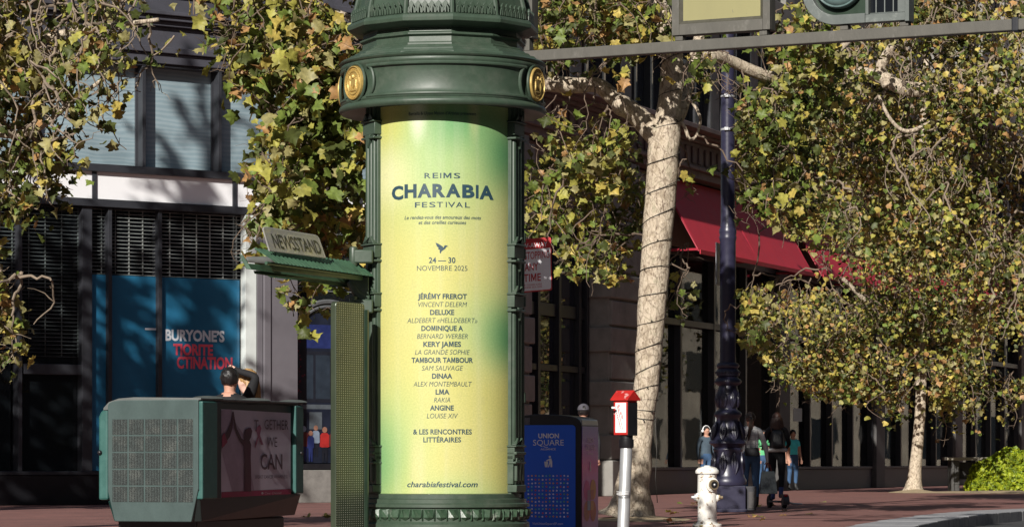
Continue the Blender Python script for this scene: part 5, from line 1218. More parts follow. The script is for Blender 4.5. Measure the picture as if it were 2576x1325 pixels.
BROWNH = M('dark_brown_hair', (0.03, 0.018, 0.012), 0.45, var=0.5, scale=30, stretch=(1, 1, .2))
SHOE = M('shoe_blue', (0.04, 0.07, 0.22), 0.6); SHOE_D = M('shoe_dark', (0.02, 0.02, 0.02), 0.6); JEAN = cloth('blue_denim', (0.045, 0.10, 0.20))
def at_px(px, D): v = P(px, 1160, D); v.z = 0; return v
# couple behind the newspaper rack
person(at_px(577, 31.7), -12, 1.80, 'man with short black hair seen from behind, standing behind newspaper rack', BLK, BLK, SHOE_D, SKIN, DARKHAIR)
person(at_px(624, 32.3), 82, 1.80, 'woman with long blond hair in black top shading her eyes with raised arm', BLK, BLK, SHOE_D, SKIN_P, BLOND, hairlen=.36,
       pose={'shoL': (-.16, -.03, 1.40), 'elbL': (-.20, -.13, 1.625), 'wriL': (-.16, .07, 1.685), 'palmL': (-.13, .12, 1.70), 'elbR': (.22, .08, 1.15), 'wriR': (.10, .20, 1.25), 'palmR': (.05, .24, 1.29)})
# man with a cap behind the compactor
person(at_px(1468, 50.0), 4, 1.76, 'man with grey cap worn backwards, head above the rubbish compactor', cloth('dark_shirt', (0.03, 0.03, 0.035)), BLK, SHOE_D, SKIN, DARKHAIR, build=.9, cap=cloth('grey_cap_cloth', (0.075, 0.07, 0.085)))
# woman with a tote bag beside the lamp post
KNIT = M('white_check_knit', (0.55, 0.55, 0.54), 0.9, var=0.06, scale=6, bump=.3, bscale=90)
w1, T1 = person(at_px(1888, 56.5), 6, 1.74, 'woman in white checked jumper and jeans with dark ponytail seen from behind', KNIT, JEAN, SHOE_D, SKIN, BROWNH, ponytail=True, build=1.08, pose={'elbR': (.27, -.01, 1.08), 'wriR': (.30, .02, .86), 'palmR': (.305, .03, .79)})
q = MB()
for z in (.98, 1.06, 1.14, 1.22, 1.30):
    q.tube([T1(Vector((math.cos(a) * (.178 + .012 * math.sin((z - .95) * 7)), math.sin(a) * .137, z))) for a in np.linspace(3.3, 6.1, 12)], .004, 4)
for x in (-.10, -.02, .06, .13): q.tube([T1(Vector((x, -.132, .97))), T1(Vector((x, -.142, 1.15))), T1(Vector((x * .9, -.128, 1.33)))], .004, 4)
q.build('check_lines', cloth('grey_check_yarn', (0.13, 0.13, 0.14)), w1)
def tote(T):
    c = Vector((.315, .0, .0)); q = MB()
    def sec(z, wx, wy): return [c + Vector((sx_ * wx, sy2 * wy, z)) for sx_, sy2 in ((-1, -1), (1, -1), (1, 1), (-1, 1))]
    a, b = sec(.26, .16, .09), sec(.66, .115, .035); q.hexa([T(p) for p in a + b])
    o = q.build('tote_bag', M('pale_green_bag', (0.34, 0.40, 0.37), 0.6, var=0.25, scale=6, grime=(0.12, 0.14, 0.14), gscale=4, gthr=(.5, .65)), bev=0.02); tag(o, 'pale green shopping tote bag hanging from the hand of the jumper woman', 'tote bag')
    q = MB()
    for y in (-.03, .03): q.tube([T(c + Vector((-.06, y, .655))), T(c + Vector((-.03, y * .4, .78))), T(c + Vector((-.01, 0, .80))), T(c + Vector((.03, y * .4, .78))), T(c + Vector((.06, y, .655)))], .007, 6)
    q.build('handle', M('dark_red_handle', (0.12, 0.02, 0.02), 0.7), o)
tote(T1)
q = MB(); q.hexa([T1(Vector(p)) for p in ((-.13, -.22, .93), (.11, -.24, .92), (.12, -.13, .92), (-.13, -.12, .93), (-.13, -.21, 1.07), (.10, -.22, 1.07), (.10, -.13, 1.07), (-.13, -.12, 1.07))]); q.tube([T1(Vector(p)) for p in ((-.12, -.17, 1.06), (-.12, -.145, 1.2), (-.05, -.13, 1.36), (.05, -.06, 1.43))], .012, 6)
tag(q.build('shoulder_bag', BLK, bev=.02), 'small black cross body bag on the back of the jumper woman', 'bag')
# woman on an electric scooter
SD = 57.2
w2, T2 = person(at_px(1957, SD) + Vector((0, .25, .13)), 2, 1.62, 'woman in black jacket and leggings with long auburn hair riding a scooter', BLK, cloth('black_leggings', (0.007, 0.007, 0.009)), SHOE, SKIN, AUBURN, hairlen=.34, build=1.08, pose={'elbL': (-.25, .08, 1.10), 'wriL': (-.23, .30, 1.02), 'palmL': (-.22, .36, 1.01), 'elbR': (.25, .08, 1.10), 'wriR': (.23, .30, 1.02), 'palmR': (.22, .36, 1.01),
    'kneeL': (-.085, .04, .49), 'calfL': (-.08, .02, .33), 'ankL': (-.07, .0, .09), 'heelL': (-.07, -.03, .04), 'toeL': (-.07, .14, .03), 'kneeR': (.095, -.01, .50), 'calfR': (.08, -.10, .36), 'ankR': (.06, -.17, .16), 'heelR': (.06, -.19, .10), 'toeR': (.06, -.06, .06)})
q = MB(); q.tube([T2(Vector((math.cos(a) * .175, math.sin(a) * .135, .975))) for a in np.linspace(0, 2 * math.pi, 25)], .035, 8, caps=False); q.build('shirt_hem', cloth('white_hem', (0.62, 0.60, 0.57)), w2)
q = MB(); q.hexa([T2(Vector(p)) for p in ((-.12, -.26, 1.02), (.12, -.26, 1.02), (.13, -.10, 1.0), (-.13, -.10, 1.0), (-.10, -.22, 1.34), (.10, -.22, 1.34), (.12, -.10, 1.38), (-.12, -.10, 1.38))])
bp = q.build('backpack', M('black_nylon', (0.009, 0.009, 0.011), 0.5, var=0.3), bev=.05); tag(bp, 'small black backpack worn by the woman riding the scooter', 'backpack')
q = MB()
for g in (-1, 1): q.tube([T2(Vector((g * .09, -.12, 1.37))), T2(Vector((g * .10, .0, 1.45))), T2(Vector((g * .11, .12, 1.33))), T2(Vector((g * .14, .10, 1.12)))], .016, 6)
q.build('strap', BLK, bp)
def scooter():
    D = SD - .28; S = FPX / D; c = at_px(1973, D); t = thing('electric_scooter', c, 'dark electric scooter with red rear light carrying the auburn haired woman', 'scooter'); G = M('scooter_grey', (0.06, 0.06, 0.065), 0.45)
    d = Vector((-.20, .98, 0)).normalized(); sd = Vector((d.y, -d.x, 0)); r = .115; wc = c + Vector((0, 0, r))
    q = MB(); q.tube([wc - sd * .032, wc - sd * .024, wc + sd * .024, wc + sd * .032], [r * .86, r, r, r * .86], 28); w = q.build('wheel', RUBBER, t); q = MB(); q.tube([wc - sd * .036, wc + sd * .036], r * .6, 20); q.build('hub', G, w)
    fw = c + d * .95 + Vector((0, 0, r)); q = MB(); q.tube([fw - sd * .032, fw - sd * .024, fw + sd * .024, fw + sd * .032], [r * .86, r, r, r * .86], 28); q.build('wheel', RUBBER, t)
    q = MB(); vs = []; fs = []; n = 12
    for k in range(n + 1):
        a = R_(-20 + 150 * k / n)
        for g in (-1, 1): vs.append(wc - d * math.cos(a) * (r + .03) + Vector((0, 0, math.sin(a) * (r + .03))) + sd * g * .058)
    fs = [(2 * k, 2 * k + 1, 2 * k + 3, 2 * k + 2) for k in range(n)]; q.add(vs, fs, 0, True)
    for g in (-1, 1): q.add([wc - d * math.cos(R_(-20 + 150 * k / n)) * rr + Vector((0, 0, math.sin(R_(-20 + 150 * k / n)) * rr)) + sd * g * .058 for rr in (r + .03, r - .01) for k in range(n + 1)], [(k, k + 1, n + 2 + k, n + 1 + k) for k in range(n)])
    fe = q.build('mudguard', G, t); q = MB(); p = wc - d * (r + .035) * .64 + Vector((0, 0, (r + .035) * .80)); q.tube([p - sd * .03, p + sd * .03], .024, 8); q.build('rear_light', M('red_lens', (0.5, 0.02, 0.02), 0.3), fe)
    q = MB(); a = c + d * .14; b = c + d * .78; q.hexa([a - sd * .08 + Vector((0, 0, .10)), a + sd * .08 + Vector((0, 0, .10)), b + sd * .08 + Vector((0, 0, .10)), b - sd * .08 + Vector((0, 0, .10)), a - sd * .08 + Vector((0, 0, .135)), a + sd * .08 + Vector((0, 0, .135)), b + sd * .08 + Vector((0, 0, .135)), b - sd * .08 + Vector((0, 0, .135))]); q.build('deck', G, t, bev=.012)
    q = MB(); hd = fw + d * -.16 + Vector((0, 0, 1.02)); q.tube([fw + Vector((0, 0, .05)), hd], .022, 8); q.tube([hd - sd * .24, hd + sd * .24], .014, 8); q.build('handlebar', G, t)
    q = MB(); q.tube([wc + sd * .05, wc + sd * .16 + Vector((0, 0, -.03)), wc + sd * .34 + Vector((0, 0, -.035))], [.02, .017, .012], 8); q.build('kick_stand', M('bright_alloy', (0.6, 0.6, 0.6), 0.35, metal=.5), t)
scooter()
# figures added at the shop windows in place of mirrored passers-by
def inside(px, D, H, label, top, hair, **k):
    a = (px - 1288) / FPX; Dg = 71.67 / (1 - 2.55 * a); c = FR((Dg - 82) / .9310, .34, 0); c = Vector((c.x, c.y, 0)); return person(c, k.pop('yaw', 200), H, label, top, JEAN, SHOE_D, SKIN, hair, **k)
HEADM = M('white_headphones', (.75, .75, .75), .4)
w3, T3 = inside(1746, 0, 1.80, 'man in dark sweatshirt with white headphones standing in for a reflection in the storefront glass', cloth('charcoal_sweatshirt', (0.06, 0.09, 0.12)), DARKHAIR)
inside(1966, 0, 1.78, 'person in turquoise t-shirt standing in for a storefront reflection beyond the scooter rider', cloth('turquoise_shirt', (0.08, 0.70, 0.76)), DARKHAIR, build=1.2, sleeve=False)
inside(1890, 0, 1.74, 'person in green t-shirt standing in for a storefront reflection between the two walking women', cloth('green_shirt', (0.12, 0.5, 0.22)), DARKHAIR, build=1.1, sleeve=False)
q = MB(); q.tube([T3(Vector((math.cos(a) * .098, .01, 1.585 + math.sin(a) * .125))) for a in np.linspace(0, math.pi, 14)], .016, 6)
for g in (-1, 1): q.ball(T3(Vector((g * .098, .01, 1.575))), .042, 10)
tag(q.build('headphones', HEADM), 'white headphones on the man standing in for a storefront reflection', 'headphones')
# ------------------------------------------------------------------ trees
def bark_mat():
    m, N, L, b = NEW('plane_tree_bark')
    v = tex(N, L, 'ShaderNodeTexVoronoi', 5.0, stretch=(1, 1, .55)); v.inputs['Randomness'].default_value = 1.0
    n = tex(N, L, 'ShaderNodeTexNoise', 9.0, Detail=8.0, Roughness=.7, stretch=(1, 1, .6)); n2 = tex(N, L, 'ShaderNodeTexNoise', 26.0, Detail=6.0, Roughness=.7, stretch=(1, 1, .45))
    c = ramp(N, L, n.outputs[0], [(0.30, (0.24, 0.185, 0.13)), (0.42, (0.45, 0.37, 0.27)), (0.52, (0.60, 0.505, 0.39)), (0.60, (0.48, 0.41, 0.30)), (0.70, (0.37, 0.335, 0.24))])
    f = ramp(N, L, n2.outputs[0], [(0.54, (0, 0, 0)), (0.62, (1, 1, 1))]); c = mixc(N, L, f, c, (0.21, 0.155, 0.11))
    v.feature = 'DISTANCE_TO_EDGE'; v.inputs['Scale'].default_value = 9.0; e = ramp(N, L, v.outputs['Distance'], [(0.02, (1, 1, 1)), (0.07, (0, 0, 0))]); c = mixc(N, L, math_(N, L, 'MULTIPLY', e, n2.outputs[0]), c, (0.17, 0.125, 0.09))
    L.new(c, b.inputs['Base Color']); b.inputs['Roughness'].default_value = .85
    h = math_(N, L, 'ADD', n2.outputs[0], math_(N, L, 'MULTIPLY', n.outputs[0], .8)); bumpn(N, L, b, h, .9, .03); return m
BARK = bark_mat()
TWIG = M('twig_bark', (0.15, 0.108, 0.078), 0.85, var=.35, scale=8); TWIG_P = M('pale_twig_bark', (0.225, 0.175, 0.13), 0.85, var=.35, scale=8)
LEAF = [leaf_mat('leaf_yellow_green', (0.33, 0.31, 0.065)), leaf_mat('leaf_green', (0.145, 0.195, 0.038)), leaf_mat('leaf_dark_green', (0.07, 0.085, 0.022)), leaf_mat('leaf_yellow', (0.46, 0.36, 0.085)), leaf_mat('leaf_rust', (0.38, 0.215, 0.085)), leaf_mat('leaf_pale_olive', (0.30, 0.27, 0.11))]
# sight lines the photograph leaves free of leaves (picture units): trunk, lamp, awning, shop front, upstairs window
CLEAR = [([(1595, 130), (1735, 130), (1730, 330), (1712, 420), (1700, 620), (1690, 800), (1680, 1000), (1660, 1320), (1570, 1320), (1590, 1000), (1606, 700), (1622, 420), (1640, 330)], .97),
         ([(1806, 215), (1856, 215), (1862, 1300), (1796, 1300)], .97),
         ([(1705, 455), (1900, 530), (2040, 640), (2060, 720), (1960, 730), (1845, 700), (1790, 710), (1705, 700)], .94),
         ([(1900, 560), (2100, 640), (2270, 730), (2260, 780), (2040, 730)], .5),
         ([(1640, 985), (1830, 740), (1865, 860), (1950, 950), (2060, 1005), (2200, 1020), (2250, 1130), (2240, 1300), (1640, 1300)], .95),
         ([(1720, 210), (1810, 210), (1810, 430), (1720, 430)], .8),
         ([(2240, 1130), (2470, 1120), (2576, 1200), (2576, 1325), (2240, 1325)], 1.0),
         ([(2400, 1030), (2576, 1010), (2576, 1130), (2400, 1130)], .65),
         ([(2290, 930), (2345, 930), (2340, 1130), (2290, 1250)], .8),
         ([(330, 165), (560, 165), (530, 470), (640, 520), (600, 640), (640, 1000), (0, 1200), (120, 830), (110, 560), (290, 470)], .93),
         ([(1500, 235), (1560, 225), (1665, 330), (1660, 390), (1600, 340), (1530, 280)], .9), ([(1375, 185), (1520, 185), (1540, 245), (1375, 245)], .75),
         ([(300, -20), (520, 20), (640, 20), (560, 165), (320, 165)], .55), ([(190, 170), (330, 165), (330, 430), (230, 430)], .6),
         ([(1320, 700), (1600, 720), (1600, 1330), (1320, 1330)], .97),
         ([(1330, 590), (1395, 590), (1395, 740), (1330, 740)], .97),
         ([(845, 180), (920, 130), (930, 300), (845, 300)], .5)]
def inside_poly(x, y, poly):
    r = np.zeros(len(x), bool); n = len(poly)
    for i in range(n):
        (x1, y1), (x2, y2) = poly[i], poly[(i + 1) % n]
        with np.errstate(divide='ignore', invalid='ignore'): c = ((y1 > y) != (y2 > y)) & (x < (x2 - x1) * (y - y1) / (y2 - y1 + 1e-12) + x1)
        r ^= c
    return r
def allowed(pos):
    x = 1288 + FPX * pos[:, 0] / pos[:, 1]; y = HOR - FPX * (pos[:, 2] - EYE) / pos[:, 1]; ok = np.ones(len(pos), bool)
    for poly, pr in CLEAR: ok &= ~(inside_poly(x, y, poly) & (rng.random(len(pos)) < pr))
    return ok
LO_ = np.array([(0, .05), (.14, -.07), (.38, .00), (.50, .06), (.40, .25), (.52, .36), (.69, .55), (.47, .60), (.38, .70), (.24, .74), (.16, .86), (0, 1.06), (-.16, .86), (-.24, .74), (-.38, .70), (-.47, .60), (-.69, .55), (-.52, .36), (-.40, .25), (-.50, .06), (-.38, .00), (-.14, -.07)], float)
LO_S = np.array([(0, 0), (.48, .08), (.60, .52), (.24, .70), (0, 1.0), (-.24, .70), (-.60, .52), (-.48, .08)], float)
def leaf_mesh(pos, nrm, tip, size, midx, small=False):
    base = LO_S if small else LO_
    n = len(pos); k = len(base); cen = np.array([[0, .38]]); pts = np.vstack([cen, base])
    tip = tip - nrm * (tip * nrm).sum(1)[:, None]; tip /= np.linalg.norm(tip, axis=1)[:, None] + 1e-9; sd = np.cross(tip, nrm)
    fold = rng.uniform(-.15, .85, n); curl = rng.uniform(-.9, .5, n); wid = rng.uniform(.8, 1.1, n)
    x = pts[:, 0][None] * wid[:, None]; y = np.repeat(pts[:, 1][None], n, 0)
    z = np.abs(x) * fold[:, None] + (y - .4) ** 2 * curl[:, None] + rng.normal(0, .05, (n, k + 1))
    v = pos[:, None] + (sd[:, None] * x[..., None] + tip[:, None] * y[..., None] + nrm[:, None] * z[..., None]) * size[:, None, None]
    tri = np.array([(0, i + 1, (i + 1) % k + 1) for i in range(k)]); f = (tri[None] + (np.arange(n) * (k + 1))[:, None, None]).reshape(-1, 3)
    return v.reshape(-1, 3), f, np.repeat(midx, k)
def mesh_np(name, v, f, mi, mats, parent):
    off = np.array(root_loc(parent)); me = bpy.data.meshes.new(name); me.vertices.add(len(v)); me.vertices.foreach_set('co', (v - off).astype(np.float32).ravel())
    me.loops.add(f.size); me.loops.foreach_set('vertex_index', f.astype(np.int32).ravel()); me.polygons.add(len(f))
    me.polygons.foreach_set('loop_start', np.arange(0, f.size, 3, dtype=np.int32)); me.polygons.foreach_set('material_index', mi.astype(np.int32))
    for m in mats: me.materials.append(m)
    me.update(calc_edges=True); o = bpy.data.objects.new(name, me); COL.objects.link(o); o.parent = parent; return o
def catmull(pts, per=6):
    out = []; p = [pts[0]] + list(pts) + [pts[-1]]
    for i in range(1, len(p) - 2):
        for j in range(per):
            t = j / per; a, b, c, d = p[i - 1], p[i], p[i + 1], p[i + 2]
            out.append(tuple(.5 * (2 * b[q] + (c[q] - a[q]) * t + (2 * a[q] - 5 * b[q] + 4 * c[q] - d[q]) * t * t + (3 * b[q] - a[q] - 3 * c[q] + d[q]) * t ** 3) for q in range(len(b))))
    out.append(tuple(pts[-1])); return out
def limb(mb, pts, n=22, rough=.07, flare=False):
    """pts: (Vector, radius)"""
    c = catmull([(*p, r) for p, r in pts], 8); b0 = len(mb.v)
    mb.tube([x[:3] for x in c], [x[3] for x in c], n)
    for i in range(b0, len(mb.v)):
        ring = (i - b0) // n
        if ring >= len(c): continue
        ctr = Vector(c[ring][:3]); d = mb.v[i] - ctr; a = math.atan2(d.y, d.x)
        k = 1 + rough * (noise.noise(mb.v[i] * 3.1) * 1.3 + noise.noise(mb.v[i] * 9.0) * .8)
        if flare: k *= 1 + .30 * max(0, 1 - mb.v[i].z / .45) * (math.sin(a * 5 + 1) * .5 + .4)
        mb.v[i] = ctr + d * k
    return [Vector(x[:3]) for x in c]
def branch_path(a, b, n=6, jag=.10, sag=.0):
    L_ = (b - a).length; pts = []
    for i in range(n + 1):
        t = i / n; p = a.lerp(b, t); w = math.sin(math.pi * t) * L_ * jag
        pts.append(p + Vector((random.uniform(-w, w), random.uniform(-w, w), random.uniform(-w, w) + sag * math.sin(math.pi * t) * L_)))
    return pts
def tree(base, label, limbs, regions, leaf=.18, weights=(.34, .24, .18, .08, .06, .10), per=13, twigmat=None, group='plane trees along the pavement', small=False, conn=.55, seeds=0, twig_r=.011, extra=None, bare=.12, spread=.15, hang=.7):
    t = thing('plane_tree', base, label, 'tree', group)
    q = MB(); sk = []
    for k, l in enumerate(limbs): sk += limb(q, l, flare=(k == 0 and l[0][0].z < .3))
    if extra: extra(q)
    q.build('trunk', BARK, t, sharp=180)
    cl = []
    for cx, cy, rx, ry, n, D0, D1 in regions:
        for _ in range(n):
            a = random.uniform(0, 2 * math.pi); r = math.sqrt(random.random()); cl.append(P(cx + rx * r * math.cos(a), cy + ry * r * math.sin(a), random.uniform(D0, D1)))
    S_ = np.array([tuple(p) for p in sk]); C_ = np.array([tuple(c) for c in cl]); dist = np.array([np.sqrt(((S_ - c) ** 2).sum(1).min()) for c in C_]); order = dist.argsort()
    tw = MB(); pos = []; hue = []; ends = []
    pts = [tuple(p) for p in sk]
    okc = allowed(C_)
    for oi in order:
        if not okc[oi]: continue
        c = cl[oi]; dn = noise.noise(c * .85) + .35 * noise.noise(c * 2.1)
        if dn < -.16 and random.random() < .6: continue
        L_ = hang * random.uniform(.5, 1.15); top = c + Vector((random.uniform(-.3, .3), random.uniform(-.25, .25), L_ * .5)); bot = c + Vector((random.uniform(-.2, .2), random.uniform(-.2, .2), -L_ * .5))
        mid = c + Vector((random.uniform(-.22, .22), random.uniform(-.22, .22), random.uniform(-.1, .1)))
        path = [Vector(x) for x in catmull([tuple(top), tuple(mid), tuple(bot)], 4)]
        path = [p + Vector((random.uniform(-.025, .025), random.uniform(-.025, .025), random.uniform(-.02, .02))) for p in path]
        tw.tube(path, [twig_r * (1 - .7 * i / len(path)) for i in range(len(path))], 5)
        for _ in range(random.randint(2, 4)):
            a = random.choice(path[1:-1]); e = a + Vector((random.uniform(-.28, .28), random.uniform(-.28, .28), random.uniform(-.25, .18))); tw.tube(branch_path(a, e, 4, .14), [twig_r * .6, twig_r * .5, twig_r * .4, twig_r * .3, twig_r * .2], 4)
        if random.random() < conn:
            arr = np.array(pts[-4000:] + pts[:1500]); d = ((arr - np.array(tuple(top + Vector((0, 0, .15))))) ** 2).sum(1); j = d.argmin(); s0 = Vector(arr[j])
            if (s0 - top).length < 5:
                bp_ = branch_path(s0, top, 7, .07, .05); L0 = (s0 - top).length; r0 = min(.05, twig_r * (1.1 + .75 * L0))
                tw.tube(bp_, [r0 + (twig_r - r0) * i / 7 for i in range(8)], 6); pts += [tuple(p) for p in bp_[1:]]
        pts.append(tuple(top)); ends.append(path[-2])
        if random.random() < bare * (.4 if c.z < 5.5 else 1) or dn < -.16: continue
        m = int(per * random.uniform(.6, 1.4) * max(.35, min(2.2, 1.15 + 2.2 * dn))); hue.extend([noise.noise(c * 1.3 + Vector((9, 4, 2)))] * m)
        for _ in range(m):
            a = path[random.randint(1, len(path) - 1)]; pos.append(a + Vector((random.gauss(0, spread), random.gauss(0, spread), random.gauss(-.02, spread * .9))))
    pos = np.array([tuple(p) for p in pos]); ok_ = allowed(pos); pos = pos[ok_]; hue = np.array(hue)[ok_]; n = len(pos); nn = rng.normal(0, 1, (n, 3)) * .85 + np.array([-.08, -.42, .36]); nn /= np.linalg.norm(nn, axis=1)[:, None]
    tt = rng.normal(0, 1, (n, 3)) * .6 + np.array([0, -.1, -.9]); size = leaf * rng.uniform(.42, 1.15, n)
    w = np.array(weights) / sum(weights); mi = rng.choice(len(w), n, p=w); sw = rng.random(n)
    mi = np.where((hue > .08) & (sw < .55), rng.choice([1, 2, 2], n), mi); mi = np.where((hue < -.12) & (sw < .4), rng.choice([3, 4, 5, 5], n), mi)   # boughs turn at different times
    v, f, m_ = leaf_mesh(pos, nn, tt, size, mi, small); mesh_np('crown', v, f, m_, LEAF, t)
    tw.build('branch', twigmat or TWIG, t)
    if seeds:
        sb_ = MB(); sb_.ball((0, 0, 0), .022, 10); sb_.tube([Vector((0, 0, .02)), Vector((.005, 0, .10)), Vector((0, .01, .16))], .0025, 4); o0 = sb_.build('seed_ball', M('seed_ball_brown', (0.23, 0.175, 0.09), .9, var=.3, scale=60, bump=.8, bscale=250), t)
        for i in range(seeds):
            e = random.choice(ends); o = o0 if i == 0 else o0.copy()
            if i: COL.objects.link(o)
            o.parent = t; o.location = e + Vector((random.uniform(-.15, .15), random.uniform(-.15, .15), random.uniform(-.25, .0))) - t.location; sc = random.uniform(.8, 1.25); o.scale = (sc, sc, sc)
    return t
def limbpx(pts, S): return [(P(x, y, D), w / 2 / (FPX / D)) for x, y, D, w in pts]

# tree with the fairy lights, right of the kiosk
DB = GD(1306)
trunkB = limbpx([(1580, 1306, DB, 150), (1585, 1282, DB, 112), (1590, 1240, DB, 92), (1596, 1200, DB, 82), (1604, 1140, DB, 70), (1612, 1087, DB, 60), (1627, 950, DB, 64), (1641, 760, DB, 71), (1656, 560, DB, 76), (1668, 400, DB, 79), (1674, 340, DB, 76), (1684, 270, DB, 60), (1691, 180, DB, 56), (1689, 110, DB, 54), (1672, 50, DB, 50), (1640, -10, DB + .3, 46), (1590, -90, DB + .6, 40), (1540, -200, DB + 1, 30)], 0)
lB1 = limbpx([(1668, 365, DB, 56), (1645, 335, DB, 58), (1612, 300, DB, 54), (1582, 275, DB - .1, 50), (1558, 262, DB - .2, 52), (1546, 256, DB - .2, 34)], 0)
lB2 = limbpx([(1595, 288, DB, 40), (1560, 262, DB, 40), (1535, 238, DB, 40), (1500, 214, DB, 38), (1450, 216, DB, 40), (1380, 210, DB, 42), (1300, 205, DB, 40), (1200, 170, DB + .4, 32), (1100, 90, DB + 1, 24)], 0)
lB3 = limbpx([(1688, 320, DB + .2, 40), (1712, 270, DB + .3, 40), (1730, 200, DB + .5, 38), (1742, 165, DB + .6, 36), (1790, 142, DB + .9, 34), (1840, 155, DB + 1.2, 30), (1912, 186, DB + 1.5, 30), (1985, 195, DB + 1.8, 26), (2080, 150, DB + 2.2, 20), (2180, 60, DB + 2.6, 14)], 0)
lB4 = limbpx([(1745, 165, DB + .6, 30), (1760, 90, DB + .8, 28), (1790, -20, DB + 1, 24), (1850, -160, DB + 1.4, 18)], 0)
lB5 = limbpx([(1706, 300, DB, 10), (1722, 320, DB, 9), (1735, 350, DB, 8), (1752, 340, DB, 7), (1762, 300, DB, 7), (1745, 262, DB, 8), (1730, 250, DB, 9)], 0)
def knots(q):
    for x, y, r in ((1566, 270, 22), (1596, 285, 16)):
        s = r / (FPX / DB); c = P(x, y, DB - .10); q.ball(c, (s, s * .8, s), 12)
tree(Vector((P(1598, 0, DB).x, DB, 0)), 'pale barked plane tree wound with wire standing behind the fire alarm box', [trunkB, lB1, lB2, lB3, lB4, lB5],
     [(1480, 40, 140, 90, 52, DB - 2, DB + 1), (1410, 60, 80, 120, 16, DB - 2, DB + 1), (1620, 70, 60, 70, 14, DB - 2, DB - .3), (1480, -120, 230, 100, 34, DB - 1, DB + 2), (1440, 250, 130, 80, 10, DB - 2, DB - .4),
      (1480, 330, 130, 60, 18, DB - 1.5, DB + 1), (1470, 470, 150, 120, 60, DB + .7, DB + 3.5), (1450, 600, 120, 90, 32, DB + .7, DB + 3.5), (1550, 580, 60, 110, 16, DB + .7, DB + 3), (1440, 690, 60, 60, 7, DB - 1, DB + 1),
      (1795, 178, 60, 40, 13, DB - 2, DB - .3), (1760, 380, 50, 60, 6, DB, DB + 1.5), (1715, 440, 40, 60, 6, DB, DB + 1), (1700, 640, 26, 90, 8, DB + .3, DB + 1), (1690, 720, 20, 60, 4, DB + .3, DB + 1),
      (1960, 240, 120, 120, 44, DB - 1, DB + 3), (2020, 110, 90, 100, 26, DB - 1, DB + 3), (1930, 400, 90, 110, 34, DB, DB + 3), (1890, 520, 60, 80, 16, DB, DB + 2), (1980, 500, 90, 80, 22, DB, DB + 3), (1915, 770, 60, 110, 18, DB + 3, DB + 8), (1900, -140, 260, 100, 26, DB, DB + 3)],
     leaf=.150, weights=(.38, .30, .14, .07, .035, .10), seeds=85, per=15, twig_r=.010, extra=knots, conn=.6)
# wire of fairy lights wound round that trunk
q = MB(); pathc = [x for x in catmull([(*p, r) for p, r in trunkB], 8)]
zs = np.array([x[2] for x in pathc]); turns = [6.85, 6.35, 5.9, 5.4, 4.95, 4.55, 4.1, 3.75, 3.4, 3.0, 2.65, 2.3, 1.95, 1.75, 1.62, 1.5]
def around(z, a, k=1.03):
    j = int(np.abs(zs - z).argmin()); c = pathc[j]; return Vector((c[0] + math.cos(a) * c[3] * k, c[1] + math.sin(a) * c[3] * k, z))
w_ = []; a = 0.0
for i in range(16 * 24):
    f = i / 24; k0 = int(f); z = turns[k0] + (turns[min(k0 + 1, 15)] - turns[k0]) * (f - k0) + .04 * math.sin(f * 5.3) ; w_.append(around(z, -f * 2 * math.pi, 1.045))
q.tube(w_, .0062, 5)
for i in range(6, len(w_), 9): q.tube([w_[i], w_[i] + Vector((random.uniform(-.03, .03), -.03, random.uniform(-.04, .04)))], .009, 5)
c = around(1.5, 0); q.tube([c, c + Vector((.02, -.05, -.5)), c + Vector((.0, -.06, -.9)), c + Vector((.03, -.05, -1.25))], .006, 5)
tag(q.build('fairy_light_wire', M('dark_wire', (0.03, 0.027, 0.022), .6)), 'dark wire of fairy lights wound round the pale tree trunk', 'string lights')
# nearer tree hanging in from above, left of the kiosk (its trunk stands hidden behind the kiosk)
DA = 33.5
trunkA = limbpx([(1120, 1330, DA, 110), (1115, 1200, DA, 86), (1110, 900, DA, 78), (1112, 500, DA, 76), (1105, 200, DA, 74), (1090, 20, DA, 70), (1060, -150, DA, 56), (1030, -330, DA, 40)], 0)
trunkA[0] = (Vector((trunkA[0][0].x, DA, -.02)), trunkA[0][1])
lA1 = limbpx([(1095, 40, DA, 46), (1040, -20, DA - .3, 44), (940, -70, DA - .5, 38), (800, -110, DA - .7, 32), (640, -120, DA - .9, 24), (480, -90, DA - 1, 16)], 0)
lA3 = limbpx([(1105, 60, DA, 44), (1200, -80, DA + .4, 38), (1380, -180, DA + .8, 32), (1600, -230, DA + 1, 24), (1850, -240, DA + 1.2, 14)], 0)  # limb above the picture, added to streak the paving with leaf shade
lA2 = limbpx([(1100, 260, DA + .3, 30), (1010, 170, DA + .5, 24), (900, 60, DA + .6, 18), (810, 20, DA + .6, 12), (720, 10, DA + .5, 8)], 0)
